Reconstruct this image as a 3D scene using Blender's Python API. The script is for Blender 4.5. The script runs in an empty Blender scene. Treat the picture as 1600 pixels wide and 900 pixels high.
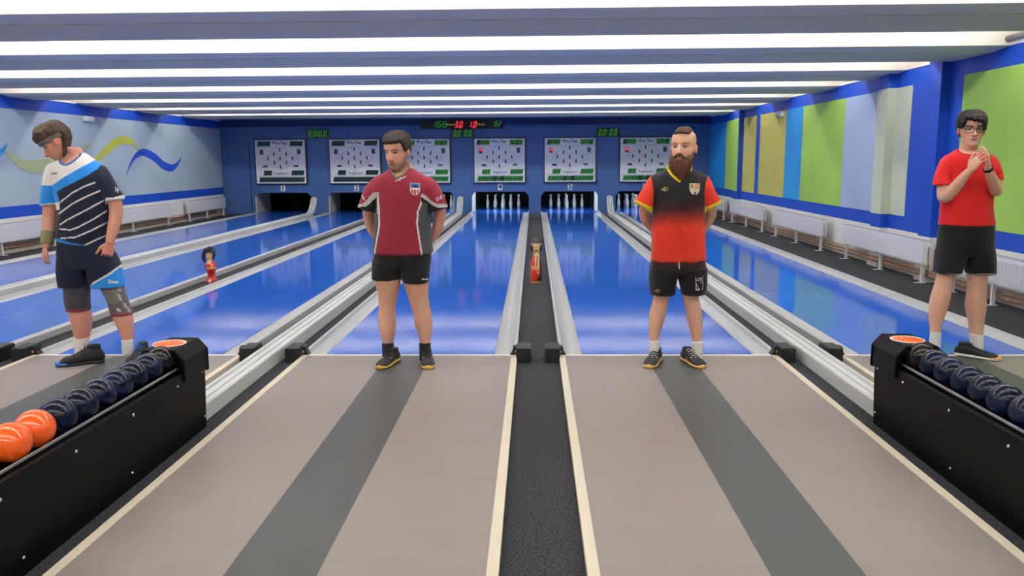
import bpy, bmesh, math, random
from mathutils import Vector, Matrix, noise
from mathutils.bvhtree import BVHTree
random.seed(7)
S = bpy.context.scene
COL = S.collection
# ------------------------------------------------------------------ camera
FPX = 1269.73; PITCH = 0.157147; YAW = 0.0273046; ROLL = -0.0063328
CAM = Vector((-0.0316, -6.2363, 1.5235))
_fw = Vector((-math.sin(YAW)*math.cos(PITCH), math.cos(YAW)*math.cos(PITCH), -math.sin(PITCH)))
_rt = Vector((math.cos(YAW), math.sin(YAW), 0)); _up = _rt.cross(_fw)
_r2 = _rt*math.cos(ROLL) + _up*math.sin(ROLL); _u2 = _up*math.cos(ROLL) - _rt*math.sin(ROLL)
cam_d = bpy.data.cameras.new('camera'); cam = bpy.data.objects.new('camera', cam_d); COL.objects.link(cam)
cam_d.sensor_width = 36; cam_d.lens = 36*FPX/1600; cam_d.clip_start = .05; cam_d.clip_end = 100
cam.matrix_world = Matrix.Translation(CAM) @ Matrix((_r2, _u2, -_fw)).transposed().to_4x4()
S.camera = cam
# ------------------------------------------------------------------ world, light, exposure
w = bpy.data.worlds.new('world'); S.world = w; w.use_nodes = True
w.node_tree.nodes['Background'].inputs[0].default_value = (.8, .85, 1, 1)
w.node_tree.nodes['Background'].inputs[1].default_value = .25
S.view_settings.view_transform = 'Standard'; S.view_settings.look = 'None'
S.view_settings.gamma = 1; S.view_settings.use_curve_mapping = False
S.view_settings.exposure = 0.0
LAMP = 44.0          # strength of the fluorescent tubes (they hang in the bays between the beams)
LAMP_COL = (1.0, .965, .925)

def P(px, py, Y):
    """world point of a measured spot of the place on the upright plane at depth Y"""
    v = _fw + _r2*((px-800)/FPX) - _u2*((py-450)/FPX)
    return CAM + v*((Y-CAM.y)/v.y)

# ------------------------------------------------------------------ materials
def lin(c):
    if isinstance(c, str):
        c = [int(c[i:i+2], 16)/255 for i in (0, 2, 4)]
    return tuple((x/12.92 if x <= .04045 else ((x+.055)/1.055)**2.4) for x in c)
MATS = {}
def mat(name, col, rough=.5, metal=0, coat=0, var=0, vscale=8, bump=0, bscale=60, emit=0, stretch=None, rvar=0, spec=.5, sheen=0, coatr=.05):
    if name in MATS: return MATS[name]
    m = bpy.data.materials.new(name); MATS[name] = m; m.use_nodes = True
    nt = m.node_tree; b = nt.nodes['Principled BSDF']; c = lin(col)
    b.inputs['Base Color'].default_value = (*c, 1); b.inputs['Roughness'].default_value = rough
    b.inputs['Metallic'].default_value = metal; b.inputs['Coat Weight'].default_value = coat
    b.inputs['Coat Roughness'].default_value = coatr
    b.inputs['Specular IOR Level'].default_value = spec
    if sheen: b.inputs['Sheen Weight'].default_value = sheen
    if emit:
        b.inputs['Emission Color'].default_value = (*c, 1); b.inputs['Emission Strength'].default_value = emit
    if var or bump or rvar:
        tc = nt.nodes.new('ShaderNodeTexCoord'); mp = nt.nodes.new('ShaderNodeMapping')
        nt.links.new(tc.outputs['Object'], mp.inputs[0])
        if stretch: mp.inputs['Scale'].default_value = stretch
        def nz(s, det=4):
            n = nt.nodes.new('ShaderNodeTexNoise'); n.inputs['Scale'].default_value = s; n.inputs['Detail'].default_value = det
            nt.links.new(mp.outputs[0], n.inputs['Vector']); return n
        if var:
            n = nz(vscale); r = nt.nodes.new('ShaderNodeValToRGB')
            r.color_ramp.elements[0].position = .3; r.color_ramp.elements[1].position = .7
            r.color_ramp.elements[0].color = (*[x*(1-var) for x in c], 1)
            r.color_ramp.elements[1].color = (*[min(1, x*(1+var)) for x in c], 1)
            nt.links.new(n.outputs[0], r.inputs[0]); nt.links.new(r.outputs[0], b.inputs['Base Color'])
        if rvar:
            n = nz(vscale); mr = nt.nodes.new('ShaderNodeMapRange')
            mr.inputs['To Min'].default_value = max(0, rough-rvar); mr.inputs['To Max'].default_value = rough+rvar
            nt.links.new(n.outputs[0], mr.inputs[0]); nt.links.new(mr.outputs[0], b.inputs['Roughness'])
        if bump:
            n = nz(bscale, 2); bp = nt.nodes.new('ShaderNodeBump'); bp.inputs['Strength'].default_value = bump
            bp.inputs['Distance'].default_value = .01
            nt.links.new(n.outputs[0], bp.inputs['Height']); nt.links.new(bp.outputs[0], b.inputs['Normal'])
    return m

# ------------------------------------------------------------------ mesh builder
class MB:
    def __init__(s): s.v = []; s.f = []; s.smooth = []
    def add(s, vs, fs, smooth=False):
        n = len(s.v); s.v += [tuple(v) for v in vs]; s.f += [tuple(i+n for i in f) for f in fs]; s.smooth += [smooth]*len(fs); return s
    def box(s, x0, x1, y0, y1, z0, z1):
        return s.add([(x0,y0,z0),(x1,y0,z0),(x1,y1,z0),(x0,y1,z0),(x0,y0,z1),(x1,y0,z1),(x1,y1,z1),(x0,y1,z1)],
              [(3,2,1,0),(4,5,6,7),(0,1,5,4),(1,2,6,5),(2,3,7,6),(3,0,4,7)])
    def bbox(s, x0, x1, y0, y1, z0, z1, r=.004):
        """box with chamfered edges"""
        bm = bmesh.new(); bmesh.ops.create_cube(bm, size=1)
        for v in bm.verts:
            v.co = Vector((x0+(v.co.x+.5)*(x1-x0), y0+(v.co.y+.5)*(y1-y0), z0+(v.co.z+.5)*(z1-z0)))
        bmesh.ops.bevel(bm, geom=bm.edges[:], offset=min(r, .45*min(abs(x1-x0), abs(y1-y0), abs(z1-z0))), segments=2, affect='EDGES')
        return s.frombm(bm)
    def frombm(s, bm, smooth=False):
        bm.verts.index_update(); s.add([v.co[:] for v in bm.verts], [[v.index for v in f.verts] for f in bm.faces], smooth); bm.free(); return s
    def sweep(s, prof, path, closed=True, caps=True, smooth=False):
        """prof: list of (a, b) across / up; path: list of (origin, across, up)"""
        vs = []; n = len(prof)
        for o, a, u in path:
            for x, z in prof: vs.append(Vector(o)+Vector(a)*x+Vector(u)*z)
        fs = []
        for k in range(len(path)-1):
            for i in range(n if closed else n-1):
                j = (i+1) % n; fs.append((k*n+i, k*n+j, (k+1)*n+j, (k+1)*n+i))
        if caps and closed:
            fs.append(tuple(reversed(range(n)))); fs.append(tuple((len(path)-1)*n+i for i in range(n)))
        return s.add(vs, fs, smooth)
    def ext(s, prof, y0, y1, **k):
        """profile in XZ extruded along Y"""
        return s.sweep(prof, [((0,y0,0),(1,0,0),(0,0,1)), ((0,y1,0),(1,0,0),(0,0,1))], **k)
    def prism(s, poly, axis, a, b):
        def q(p, t): return {'x': (t,p[0],p[1]), 'y': (p[0],t,p[1]), 'z': (p[0],p[1],t)}[axis]
        n = len(poly); vs = [q(p,a) for p in poly]+[q(p,b) for p in poly]
        fs = [tuple(reversed(range(n))), tuple(range(n,2*n))]+[(i,(i+1)%n,(i+1)%n+n,i+n) for i in range(n)]
        return s.add(vs, fs)
    def tube(s, pts, r, n=10, closed=False, smooth=True):
        pts = [Vector(p) for p in pts]; rs = r if isinstance(r, (list, tuple)) else [r]*len(pts)
        path = []; prev = None
        for i, p in enumerate(pts):
            t = (pts[(i+1) % len(pts)] if (closed or i+1 < len(pts)) else p) - (pts[i-1] if (closed or i > 0) else p)
            t.normalize()
            if prev is None:
                a = t.orthogonal().normalized()
            else:
                a = (prev - t*prev.dot(t)).normalized()
            prev = a; path.append((p, a, t.cross(a)))
        base = len(s.v); vs = []; fs = []
        for (o, a, u), rr in zip(path, rs):
            for k in range(n):
                an = 2*math.pi*k/n; vs.append(o+a*(math.cos(an)*rr)+u*(math.sin(an)*rr))
        m = len(pts)
        for k in range(m if closed else m-1):
            for i in range(n): j = (i+1) % n; k2 = (k+1) % m; fs.append((k*n+i, k*n+j, k2*n+j, k2*n+i))
        s.add(vs, fs, smooth)
        if not closed:
            s.add(vs[:n], [tuple(reversed(range(n)))]); s.add(vs[-n:], [tuple(range(n))])
        return s
    def lathe(s, prof, c=(0,0,0), n=24, axis='z', smooth=True):
        """prof: (radius, height)"""
        vs = []; fs = []
        for r, h in prof:
            for k in range(n):
                a = 2*math.pi*k/n; x, y = r*math.cos(a), r*math.sin(a)
                q = {'z': (x,y,h), 'y': (x,h,-y), 'x': (h,x,y)}[axis]; vs.append((q[0]+c[0], q[1]+c[1], q[2]+c[2]))
        for k in range(len(prof)-1):
            for i in range(n): j = (i+1) % n; fs.append((k*n+i, k*n+j, (k+1)*n+j, (k+1)*n+i))
        m = (len(prof)-1)*n
        s.add(vs, fs, smooth); s.add(vs[:n], [tuple(reversed(range(n)))]); s.add(vs[m:], [tuple(range(n))]); return s
    def ell(s, c, r, M=None, nu=24, nv=16, smooth=True):
        c = Vector(c); vs = []; fs = []
        for j in range(nv+1):
            t = math.pi*j/nv
            for i in range(nu):
                a = 2*math.pi*i/nu; q = Vector((r[0]*math.sin(t)*math.cos(a), r[1]*math.sin(t)*math.sin(a), r[2]*math.cos(t)))
                vs.append(c+(M@q if M else q))
        for j in range(nv):
            for i in range(nu): fs.append((j*nu+i, (j+1)*nu+i, (j+1)*nu+(i+1) % nu, j*nu+(i+1) % nu))
        return s.add(vs, fs, smooth)
    def mesh(s, name, m=None):
        me = bpy.data.meshes.new(name); me.from_pydata(s.v, [], s.f)
        me.polygons.foreach_set('use_smooth', s.smooth); me.validate()
        bm = bmesh.new(); bm.from_mesh(me); bmesh.ops.remove_doubles(bm, verts=bm.verts[:], dist=1e-6)
        bmesh.ops.recalc_face_normals(bm, faces=bm.faces[:]); bm.to_mesh(me); bm.free()
        if m: me.materials.append(m)
        return me
    def build(s, name, m, parent=None, kind=None):
        """vertices are in world space; a child's are stored relative to its thing"""
        me = s.mesh(name, m); return place(name, me, parent, kind)
def wloc(o):
    v = Vector(o.location)
    while o.parent: o = o.parent; v += Vector(o.location)
    return v
def place(name, me, parent=None, kind=None, centre=True):
    o = bpy.data.objects.new(name, me); COL.objects.link(o)
    if parent is not None:
        me.transform(Matrix.Translation(-wloc(parent))); o.parent = parent
    elif centre and me.vertices:
        xs = [v.co for v in me.vertices]
        lo = Vector([min(v[i] for v in xs) for i in range(3)]); hi = Vector([max(v[i] for v in xs) for i in range(3)])
        c = Vector(((lo.x+hi.x)/2, (lo.y+hi.y)/2, lo.z)); me.transform(Matrix.Translation(-c)); o.location = c
    if kind: o['kind'] = kind
    return o
def thing(name, loc, label, cat, group=None):
    o = bpy.data.objects.new(name, None); COL.objects.link(o); o.location = loc; o.empty_display_size = .1
    o['label'] = label; o['category'] = cat
    if group: o['group'] = group
    return o
def tag(o, label, cat, group=None):
    o['label'] = label; o['category'] = cat
    if group: o['group'] = group
    return o
def dup(root, loc, label=None, group=None):
    r = root.copy(); COL.objects.link(r); r.location = loc
    if label: r['label'] = label
    if group: r['group'] = group
    for ch in root.children:
        c = ch.copy(); COL.objects.link(c); c.parent = r
        for g in ch.children:
            d = g.copy(); COL.objects.link(d); d.parent = c
    return r
def textmesh(txt, size, m, bold=0, xf=None, align='CENTER', shear=0, depth=.001, squeeze=1):
    cu = bpy.data.curves.new('lettering', 'FONT'); cu.body = txt; cu.size = size; cu.align_x = align; cu.align_y = 'CENTER'
    cu.offset = bold; cu.shear = shear; cu.extrude = depth; cu.resolution_u = 3
    o = bpy.data.objects.new('lettering', cu); COL.objects.link(o)
    dg = bpy.context.evaluated_depsgraph_get(); me = bpy.data.meshes.new_from_object(o.evaluated_get(dg))
    bpy.data.objects.remove(o); bpy.data.curves.remove(cu)
    me.materials.clear(); me.materials.append(m)
    if squeeze != 1: me.transform(Matrix.Diagonal((squeeze, 1, 1, 1)))
    if xf is not None: me.transform(xf)
    return me
FRONT = Matrix.Rotation(math.pi/2, 4, 'X')      # text facing -Y
def wall_text(txt, size, m, x, y, z, parent, **k):
    me = textmesh(txt, size, m, xf=Matrix.Translation((x, y, z)) @ FRONT, **k)
    return place('lettering', me, parent)

# ------------------------------------------------------------------ palette
m_carpet = mat('carpet', '38393e', .95, var=.75, vscale=90, bump=.5, bscale=160, spec=.2)
m_beam = mat('beam_paint', 'dad4c6', .6, bump=.05, bscale=8)
m_white = mat('white_paint', 'e8e6e2', .6, var=.03, vscale=2)
m_ceil = mat('ceiling_paint', 'ecebe8', .8)
m_bluewall = mat('back_wall_blue', '3f66a0', .55, var=.04, vscale=3, bump=.03, bscale=90)
m_royal = mat('royal_blue_paint', '0b48ba', .5, var=.04, vscale=3, bump=.05, bscale=60)
m_lane = None
m_gutter = mat('gutter_plastic', 'b2b4b6', .3, var=.04, vscale=3, stretch=(5, .3, 1))
m_rail = mat('rail_plastic', 'd2d4d4', .35, var=.03, vscale=3)
m_railgroove = mat('rail_groove', '8b8d8f', .5)
m_appr = mat('approach_linoleum', '857d7a', .42, var=.05, vscale=5, bump=.05, bscale=220, rvar=.05, spec=.45)
m_stripe = mat('dark_linoleum', '47494a', .42, var=.07, vscale=9, bump=.05, bscale=220, rvar=.06, spec=.45)
m_cream = mat('cream_border', 'd3c9b5', .5, var=.03, vscale=6)
m_black = mat('black_laminate', '060606', .5, bump=.1, bscale=500, spec=.16)
m_blackplastic = mat('black_plastic', '17181a', .45)
m_dark = mat('pit_black', '0c0a0a', .9)
m_chrome = mat('screw_steel', 'd8d8d8', .25, metal=1)
m_rad = mat('radiator_enamel', 'dcdde2', .35)
m_copper = mat('pipe_rust', '8a6250', .6, var=.4, vscale=7)
m_dirtywall = mat('bare_plaster', 'b6aea4', .85, var=.12, vscale=5)
m_pin = mat('pin_plastic', 'e6eef2', .25, coat=.5)
m_board = mat('scoreboard_enamel', 'ebebee', .4)
m_boardframe = mat('scoreboard_frame', '1a1d26', .5)
m_disp = mat('display_glass', '173a33', .15)
m_dispgrey = mat('display_grey', '3c4145', .3)
m_led = mat('led_green', '2fae2a', .4, emit=.3)
m_leddim = mat('led_dim', '2c5a3a', .5)
m_ledred = mat('led_red', 'ff3040', .4, emit=.9)
m_ledyellow = mat('led_amber', 'c8a850', .4, emit=.3)
m_ink = mat('navy_lettering', '1c2a5c', .6)
m_blackink = mat('black_ink', '101010', .6)
m_line = mat('thin_grey_line', '70788a', .6)
m_paper = mat('label_paper', 'e9e9ea', .6)

def lane_material():
    m = bpy.data.materials.new('blue_lane_plastic'); m.use_nodes = True; nt = m.node_tree; b = nt.nodes['Principled BSDF']
    tc = nt.nodes.new('ShaderNodeTexCoord'); mp = nt.nodes.new('ShaderNodeMapping'); mp.inputs['Scale'].default_value = (1.6, .35, 1)
    nt.links.new(tc.outputs['Object'], mp.inputs[0])
    n = nt.nodes.new('ShaderNodeTexNoise'); n.inputs['Scale'].default_value = 2.2; n.inputs['Detail'].default_value = 6
    nt.links.new(mp.outputs[0], n.inputs['Vector'])
    r = nt.nodes.new('ShaderNodeValToRGB'); r.color_ramp.elements[0].position = .3; r.color_ramp.elements[1].position = .75
    r.color_ramp.elements[0].color = (*lin('2662cc'), 1); r.color_ramp.elements[1].color = (*lin('2662cc'), 1)
    nt.links.new(n.outputs[0], r.inputs[0]); nt.links.new(r.outputs[0], b.inputs['Base Color'])
    mr = nt.nodes.new('ShaderNodeMapRange'); mr.inputs['To Min'].default_value = .05; mr.inputs['To Max'].default_value = .11
    nt.links.new(n.outputs[0], mr.inputs[0]); nt.links.new(mr.outputs[0], b.inputs['Roughness'])
    b.inputs['Specular IOR Level'].default_value = .5
    return m
m_lane = lane_material()

# ------------------------------------------------------------------ room shell
XL, XR, YW, YB, ZT, ZC = -9.156, 5.02, 17.59, -9.0, 2.68, 3.2
A = .1657; WL = 1.70; GAP = .4726
C4 = -A-WL/2; C3 = C4-WL-GAP; C2 = C3-WL-2*A; C1 = C2-WL-GAP; C5 = -C4; C6 = -C3
LANES = {1: C1, 2: C2, 3: C3, 4: C4, 5: C5, 6: C6}
fl = MB().box(XL-.3, XR+.4, YB-.2, 22.2, -.14, -.04).build('floor', m_carpet, kind='structure')
MB().box(XL-.3, XR+.4, YB-.2, 22.2, ZC, ZC+.15).build('ceiling', m_ceil, kind='structure')
# ceiling beams: wide boxed beams with chamfered lower edges, one after another down the hall
for k in range(-4, 7):
    y0 = .34+2.43*k; y1 = y0+1.45
    prof = [(y0, ZC), (y0, 2.68), (y0+.33, 2.655), (y1-.27, 2.655), (y1, 2.68), (y1, ZC)]
    b = MB().prism(prof, 'x', XL-.2, XR+.28).build('trim_%d' % (k+5), m_beam, kind='structure')
    MB().box(XL-.2, XR+.28, y0+.33, y1-.27, 2.648, 2.655).build('soffit_board', mat('soffit_grey', 'd2c8b0', .7, bump=.1, bscale=60), b)
# back wall with six pit openings (chamfered upper corners)
def back_wall():
    mb = MB(); y0, y1 = YW, YW+.12; zo = .59; x = XL-.2
    ops = [(LANES[i]-.84, LANES[i]+.84) for i in range(1, 7)]
    for a, b in ops:
        mb.box(x, a, y0, y1, -.05, zo); x = b
        mb.prism([(a, zo), (a, zo-.13), (a+.11, zo)], 'y', y0, y1); mb.prism([(b, zo), (b-.11, zo), (b, zo-.13)], 'y', y0, y1)
    mb.box(x, XR+.2, y0, y1, -.05, zo); mb.box(XL-.2, XR+.2, y0, y1, zo, ZC); return mb
wb = back_wall().build('wall_back', m_bluewall, kind='structure')
MB().box(XL-.2, XR+.2, YW-.02, YW, 2.5, 2.68).build('painted_shade_strip', mat('painted_shade_blue', '1c2f63', .6), wb)  # beam shade along the wall top, painted as a darker blue strip
MB().box(3.9, XR, YW-.012, YW, 2.02, 2.03).build('joint_line', mat('joint', '5e7fa8', .5), wb)
MB().box(XL-.3, XR+.4, 22.0, 22.1, -.1, ZC).build('wall_rear', m_dark, kind='structure')
MB().box(XL-.3, XR+.4, YB-.2, YB, -.1, ZC).build('wall_front', m_white, kind='structure')
# pits
m_pitside = mat('pit_side_panel', 'c3c6bd', .6); m_pitbrown = mat('pit_brown_curtain', '4f4238', .8, var=.15, vscale=10, stretch=(4, 4, 1))
for i, c in LANES.items():
    t = thing('pin_pit', (c, YW+.12, 0), ['', 'empty pit beside the blue door, leftmost of all', 'empty pit second from the blue door, left of the man in maroon', 'pit with pins hidden behind the man in maroon', 'pit with pins just left of the carpet strip', 'pit with pins just right of the carpet strip', 'pit with pins hidden behind the bearded man'][i], 'pit')
    mb = MB(); mb.box(c-.86, c-.84, YW+.12, 21.5, -.04, .72); mb.box(c+.84, c+.86, YW+.12, 21.5, -.04, .72)
    mb.box(c-.86, c+.86, YW+.12, 21.5, .70, .72); mb.box(c-.86, c+.86, 21.4, 21.5, -.04, .72); mb.build('pit_lining', m_dark, t)
    s = -1 if i in (1, 2, 4) else 1
    # slanted side panel on the ball-return side of the mouth
    side = c+s*.83
    MB().prism([(YW+.0, .0), (YW+.0, .45), (YW+.12, .57), (YW+1.3, .57), (YW+1.3, .0)], 'x', min(side, side-s*.03), max(side, side-s*.03)).build('side_panel', m_pitside, t)
    if i in (1, 2):
        MB().box(c-.78, c-.45, 20.9, 20.95, 0, .62).build('curtain', m_pitbrown, t)
    MB().box(c-.82, c+.82, YW+.0, 21.2, -.03, -.002).build('pin_deck', m_lane, t)

# side walls
m_lightblue = mat('light_blue_wall', 'a9b9c6', .6, var=.03, vscale=2, bump=.06, bscale=90)
wl = MB().box(XL-.2, XL, YB, YW, -.05, ZT+.03).build('wall_left', m_lightblue, kind='structure')
def onleft(y0, y1, z0, z1, m, name, d=.006): return MB().box(XL, XL+d, y0, y1, z0, z1).build(name, m, wl)
onleft(YB, YW, 2.45, 2.67, m_royal, 'painted_band'); onleft(YB, YW, .565, .765, m_royal, 'painted_band')
onleft(YB, YW, .0, .565, m_white, 'painted_dado'); onleft(YB, YW, -.04, .17, m_dirtywall, 'bare_strip', .012)
MB().box(XL-.01, XL+.03, YB, YW, 2.67, 2.70).build('top_cap', m_white, wl)
MB().box(XL-.5, XL-.2, YB, YW, 2.4, ZC).build('wall_left_upper', m_white, kind='structure')
def ribbon(pts, m, name):
    """painted wave: pts are (y, z, width) along the wall"""
    mb = MB(); n = 40; L = []
    for i in range(n+1):
        u = i/n*(len(pts)-1); k = min(int(u), len(pts)-2); f = u-k
        p = [pts[max(0, k-1)], pts[k], pts[k+1], pts[min(len(pts)-1, k+2)]]
        q = [.5*((2*p[1][j])+(-p[0][j]+p[2][j])*f+(2*p[0][j]-5*p[1][j]+4*p[2][j]-p[3][j])*f*f+(-p[0][j]+3*p[1][j]-3*p[2][j]+p[3][j])*f**3) for j in range(3)]
        L.append(q)
    vs = []; fs = []
    for i, (y, z, wd) in enumerate(L):
        a = L[max(0, i-1)]; b = L[min(n, i+1)]; t = Vector((b[0]-a[0], b[1]-a[1])).normalized(); wd = max(wd, .003)
        for s in (-1, 1):
            for x in (XL, XL+.008): vs.append((x, y-t.y*s*wd/2, z+t.x*s*wd/2))
    for i in range(n):
        a = i*4; b = a+4; fs += [(a+1, a+3, b+3, b+1), (a, b, b+2, a+2), (a, a+1, b+1, b), (a+2, b+2, b+3, a+3)]
    mb.add(vs, fs); return mb.build(name, m, wl)
def L(px, py):
    v = _fw + _r2*((px-800)/FPX) - _u2*((py-450)/FPX); q = CAM + v*((XL-CAM.x)/v.x); return q.y, q.z
def wave(pts, m, name): return ribbon([(*L(x, y), wd) for x, y, wd in pts], m, name)
wave([(197,274,.0),(207,250,.07),(222,238,.16),(240,245,.2),(255,258,.2),(268,262,.17),(277,256,.1),(284,244,.0)], mat('wave_blue', '1b4dc4', .5), 'painted_wave')
wave([(120,276,.0),(145,255,.1),(165,236,.17),(182,222,.18),(198,219,.17),(208,224,.1),(220,238,.0)], mat('wave_yellow', 'b3b94a', .5), 'painted_wave')
wave([(4,228,.0),(18,244,.12),(38,258,.2),(60,260,.24),(90,252,.2),(125,235,.1),(150,220,.0)], mat('wave_pale', 'a9b58b', .5), 'painted_wave')
wave([(-25,250,.0),(-10,244,.12),(2,237,.1),(12,224,.0)], mat('wave_azure', '2d9be0', .5), 'painted_wave')

wr = MB().box(XR, XR+.2, YB, YW, -.05, ZT).build('wall_right', m_royal, kind='structure')
MB().box(XR+.2, XR+.5, YB, YW, 2.4, ZC).build('wall_right_upper', m_white, kind='structure')
PIL = [(13.79, 14.23), (5.48, 5.82), (4.0, 4.32)]; PX = XR-.12
for y0, y1 in PIL:
    MB().box(PX, XR, y0, y1, -.04, ZT).build('pilaster', m_royal, wr)
MB().box(XR-.02, XR+.2, YB, YW, ZT, ZT+.03).build('top_cap', m_white, wr)
for y0, y1 in PIL: MB().box(PX-.02, XR-.02, y0-.02, y1+.02, ZT, ZT+.03).build('top_cap', m_white, wr)
def rpanel(y0, y1, z0, z1, m, name='colour_panel', d=.006):
    """panel on the right wall that wraps the pilasters it crosses"""
    mb = MB(); cuts = sorted([(max(a, y0), min(b, y1)) for a, b in PIL if a < y1 and b > y0]); y = y0
    for a, b in cuts:
        if a > y: mb.box(XR-d, XR, y, a, z0, z1)
        mb.box(PX-d, PX, a, b, z0, z1)
        if a > y0: mb.box(PX-d, XR, a-d, a, z0, z1)
        if b < y1: mb.box(PX-d, XR, b, b+d, z0, z1)
        y = b
    if y < y1: mb.box(XR-d, XR, y, y1, z0, z1)
    return mb.build(name, m, wr)
def pm(n, c): return mat(n, c, .6, var=.03, vscale=3, bump=.08, bscale=70)
p_az, p_gr, p_mu, p_lb, p_pa = pm('panel_azure', '2590d6'), pm('panel_green', '9ac456'), pm('panel_mustard', 'b8b45c'), pm('panel_pale_blue', 'a6b8d6'), pm('panel_pale_green', 'c0cab2')
for y0, y1, m in ((15.55,17.59,p_az),(13.79,15.54,p_gr),(12.66,13.77,p_mu),(10.46,12.34,p_mu),(9.44,10.45,p_az),(7.35,9.43,p_gr),(5.84,7.34,p_lb),(5.0,5.82,p_pa),(-1.6,3.69,p_gr),(-4.5,-1.61,p_az)):
    rpanel(y0, y1, .72, 2.465, m)
rpanel(YB, YW, .0, .525, m_white, 'painted_dado'); rpanel(YB, YW, -.04, .12, m_dirtywall, 'bare_strip', .012)

# door in the back wall on the left
d = MB(); d.bbox(-9.13, -8.34, YW-.03, YW-.005, -.03, 2.05, .006); door = d.build('door_1', m_bluewall, kind='structure')
MB().lathe([(.0,-.055),(.02,-.05),(.02,-.035),(.009,-.03),(.009,0)], (-8.44, YW-.03, 1.03), 12, 'y').build('door_handle', m_chrome, door)
MB().box(-8.335, -8.315, YW-.03, YW, -.03, 2.07).build('door_frame', mat('door_gap', '1b3768', .6), door)

# ------------------------------------------------------------------ lanes and approaches
GW = .18
def arc(x0, x1, z0, dep, n=8): return [(x0+(x1-x0)*i/n, z0-dep*math.sin(math.pi*i/n)) for i in range(n+1)]
ORD = ['', 'first', 'second', 'third', 'fourth', 'fifth', 'sixth']
side_word = {1: 'nearest the left wall', 2: 'left of the low girl pin figure', 3: 'left of the ball return by the man in maroon', 4: 'ending behind the man in maroon', 5: 'ending behind the bearded man', 6: 'nearest the right wall'}
for i, c in LANES.items():
    t = thing('bowling_lane', (c, 0, 0), ['', 'glossy blue lane nearest the left wall, below the unlit board numbered one', 'glossy blue lane between the far left ball return and the girl pin figure', 'glossy blue lane running behind the knees of the man in the headband', 'glossy blue lane left of the carpet strip, behind the man in maroon', 'glossy blue lane right of the carpet strip, behind the bearded man', 'glossy blue lane nearest the right wall, mirroring the coloured panels'][i], 'lane')
    MB().bbox(c-.67, c+.67, .012, YW-.002, -.035, 0, .003).build('lane_surface', m_lane, t)
    for s in (-1, 1):
        pr = [(.67, -.004)] + [(.67+.14*k/8, -.006-.03*math.sin(math.pi*k/8)) for k in range(1, 9)] + [(.825, .022), (.848, .024), (.848, -.035), (.67, -.035)]
        pr = [(c+s*x, z) for x, z in pr]
        o = MB(); o.ext(pr, .012, YW-.002, smooth=False); o.build('gutter', m_gutter, t)
    a = thing('approach_floor', (c, -.01, -.03), ['', 'grey approach floor outside the left picture edge', 'grey approach floor at the left picture edge beyond the carpet', 'grey approach floor under the man in the headband', 'grey approach floor under the man in maroon', 'grey approach floor under the bearded man', 'grey approach floor under the clapping man'][i], 'floor')
    B = .046
    for x0, x1 in ((c-.85+B, c-.175), (c+.175, c+.85-B)):
        MB().box(x0, x1, -5.5, -.022, -.035, 0).build('linoleum_sheet', m_appr, a)
    MB().box(c-.175, c+.175, -5.5, -.022, -.035, 0).build('centre_strip', m_stripe, a)
    for x0, x1 in ((c-.85, c-.85+B), (c+.85-B, c+.85)):
        MB().box(x0, x1, -5.5, -.022, -.035, .003).build('border_strip', m_cream, a)
    MB().box(c-.85, c+.85, -.022, .012, -.035, .003).build('foul_line', mat('foul_line_white', 'eeeae2', .45), a)

# foul sensors
def sensor(x, s, label):
    """s: side on which the foot points"""
    t = thing('foul_sensor', (x, 0, -.04), label, 'sensor', 'black foul sensors')
    xa, xb = sorted((x, x-s*.115))
    MB().bbox(xa, xb, -.10, .12, -.04, .075, .006).build('housing', m_blackplastic, t)
    MB().prism([(0, -.03), (.05, -.03), (.03, .01), (.026, .06), (0, .06)] if s > 0 else [(0, -.03), (0, .06), (-.026, .06), (-.03, .01), (-.05, -.03)], 'y', .0, .07)
    mb = MB(); pr = [(x, .004), (x+s*.05, .004), (x+s*.03, .03), (x+s*.026, .07), (x, .07)]
    mb.prism(pr, 'y', -.01, .06); mb.build('bracket', m_blackplastic, t)
    MB().lathe([(0, -.018), (.012, -.016), (.014, 0)], (x+s*.002, -.0, .03), 10, 'y').build('lens', mat('amber_lens', 'a8743c', .3), t)
e = A
for x, s, lb in ((-A-.004, -1, 'black foul sensor box left of the carpet strip in front of the wooden figure'), (A+.004, 1, 'black foul sensor box right of the carpet strip in front of the wooden figure'),
                 (-A-WL+.002, 1, 'black foul sensor box left of the man in maroon, beside his approach floor'), (A+WL-.002, -1, 'black foul sensor box right of the bearded man, beside his approach floor'),
                 (C3+.85, -1, 'black foul sensor box between the left ball return and the rack end'), (C6-.85, 1, 'black foul sensor box between the right ball return and lane 6'),
                 (C3-.85, 1, 'black foul sensor box left of the man in the headband, nearer his shoes'), (C2+.85, -1, 'black foul sensor box at the left picture edge, behind the man in the headband')):
    sensor(x, s, lb)

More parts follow.
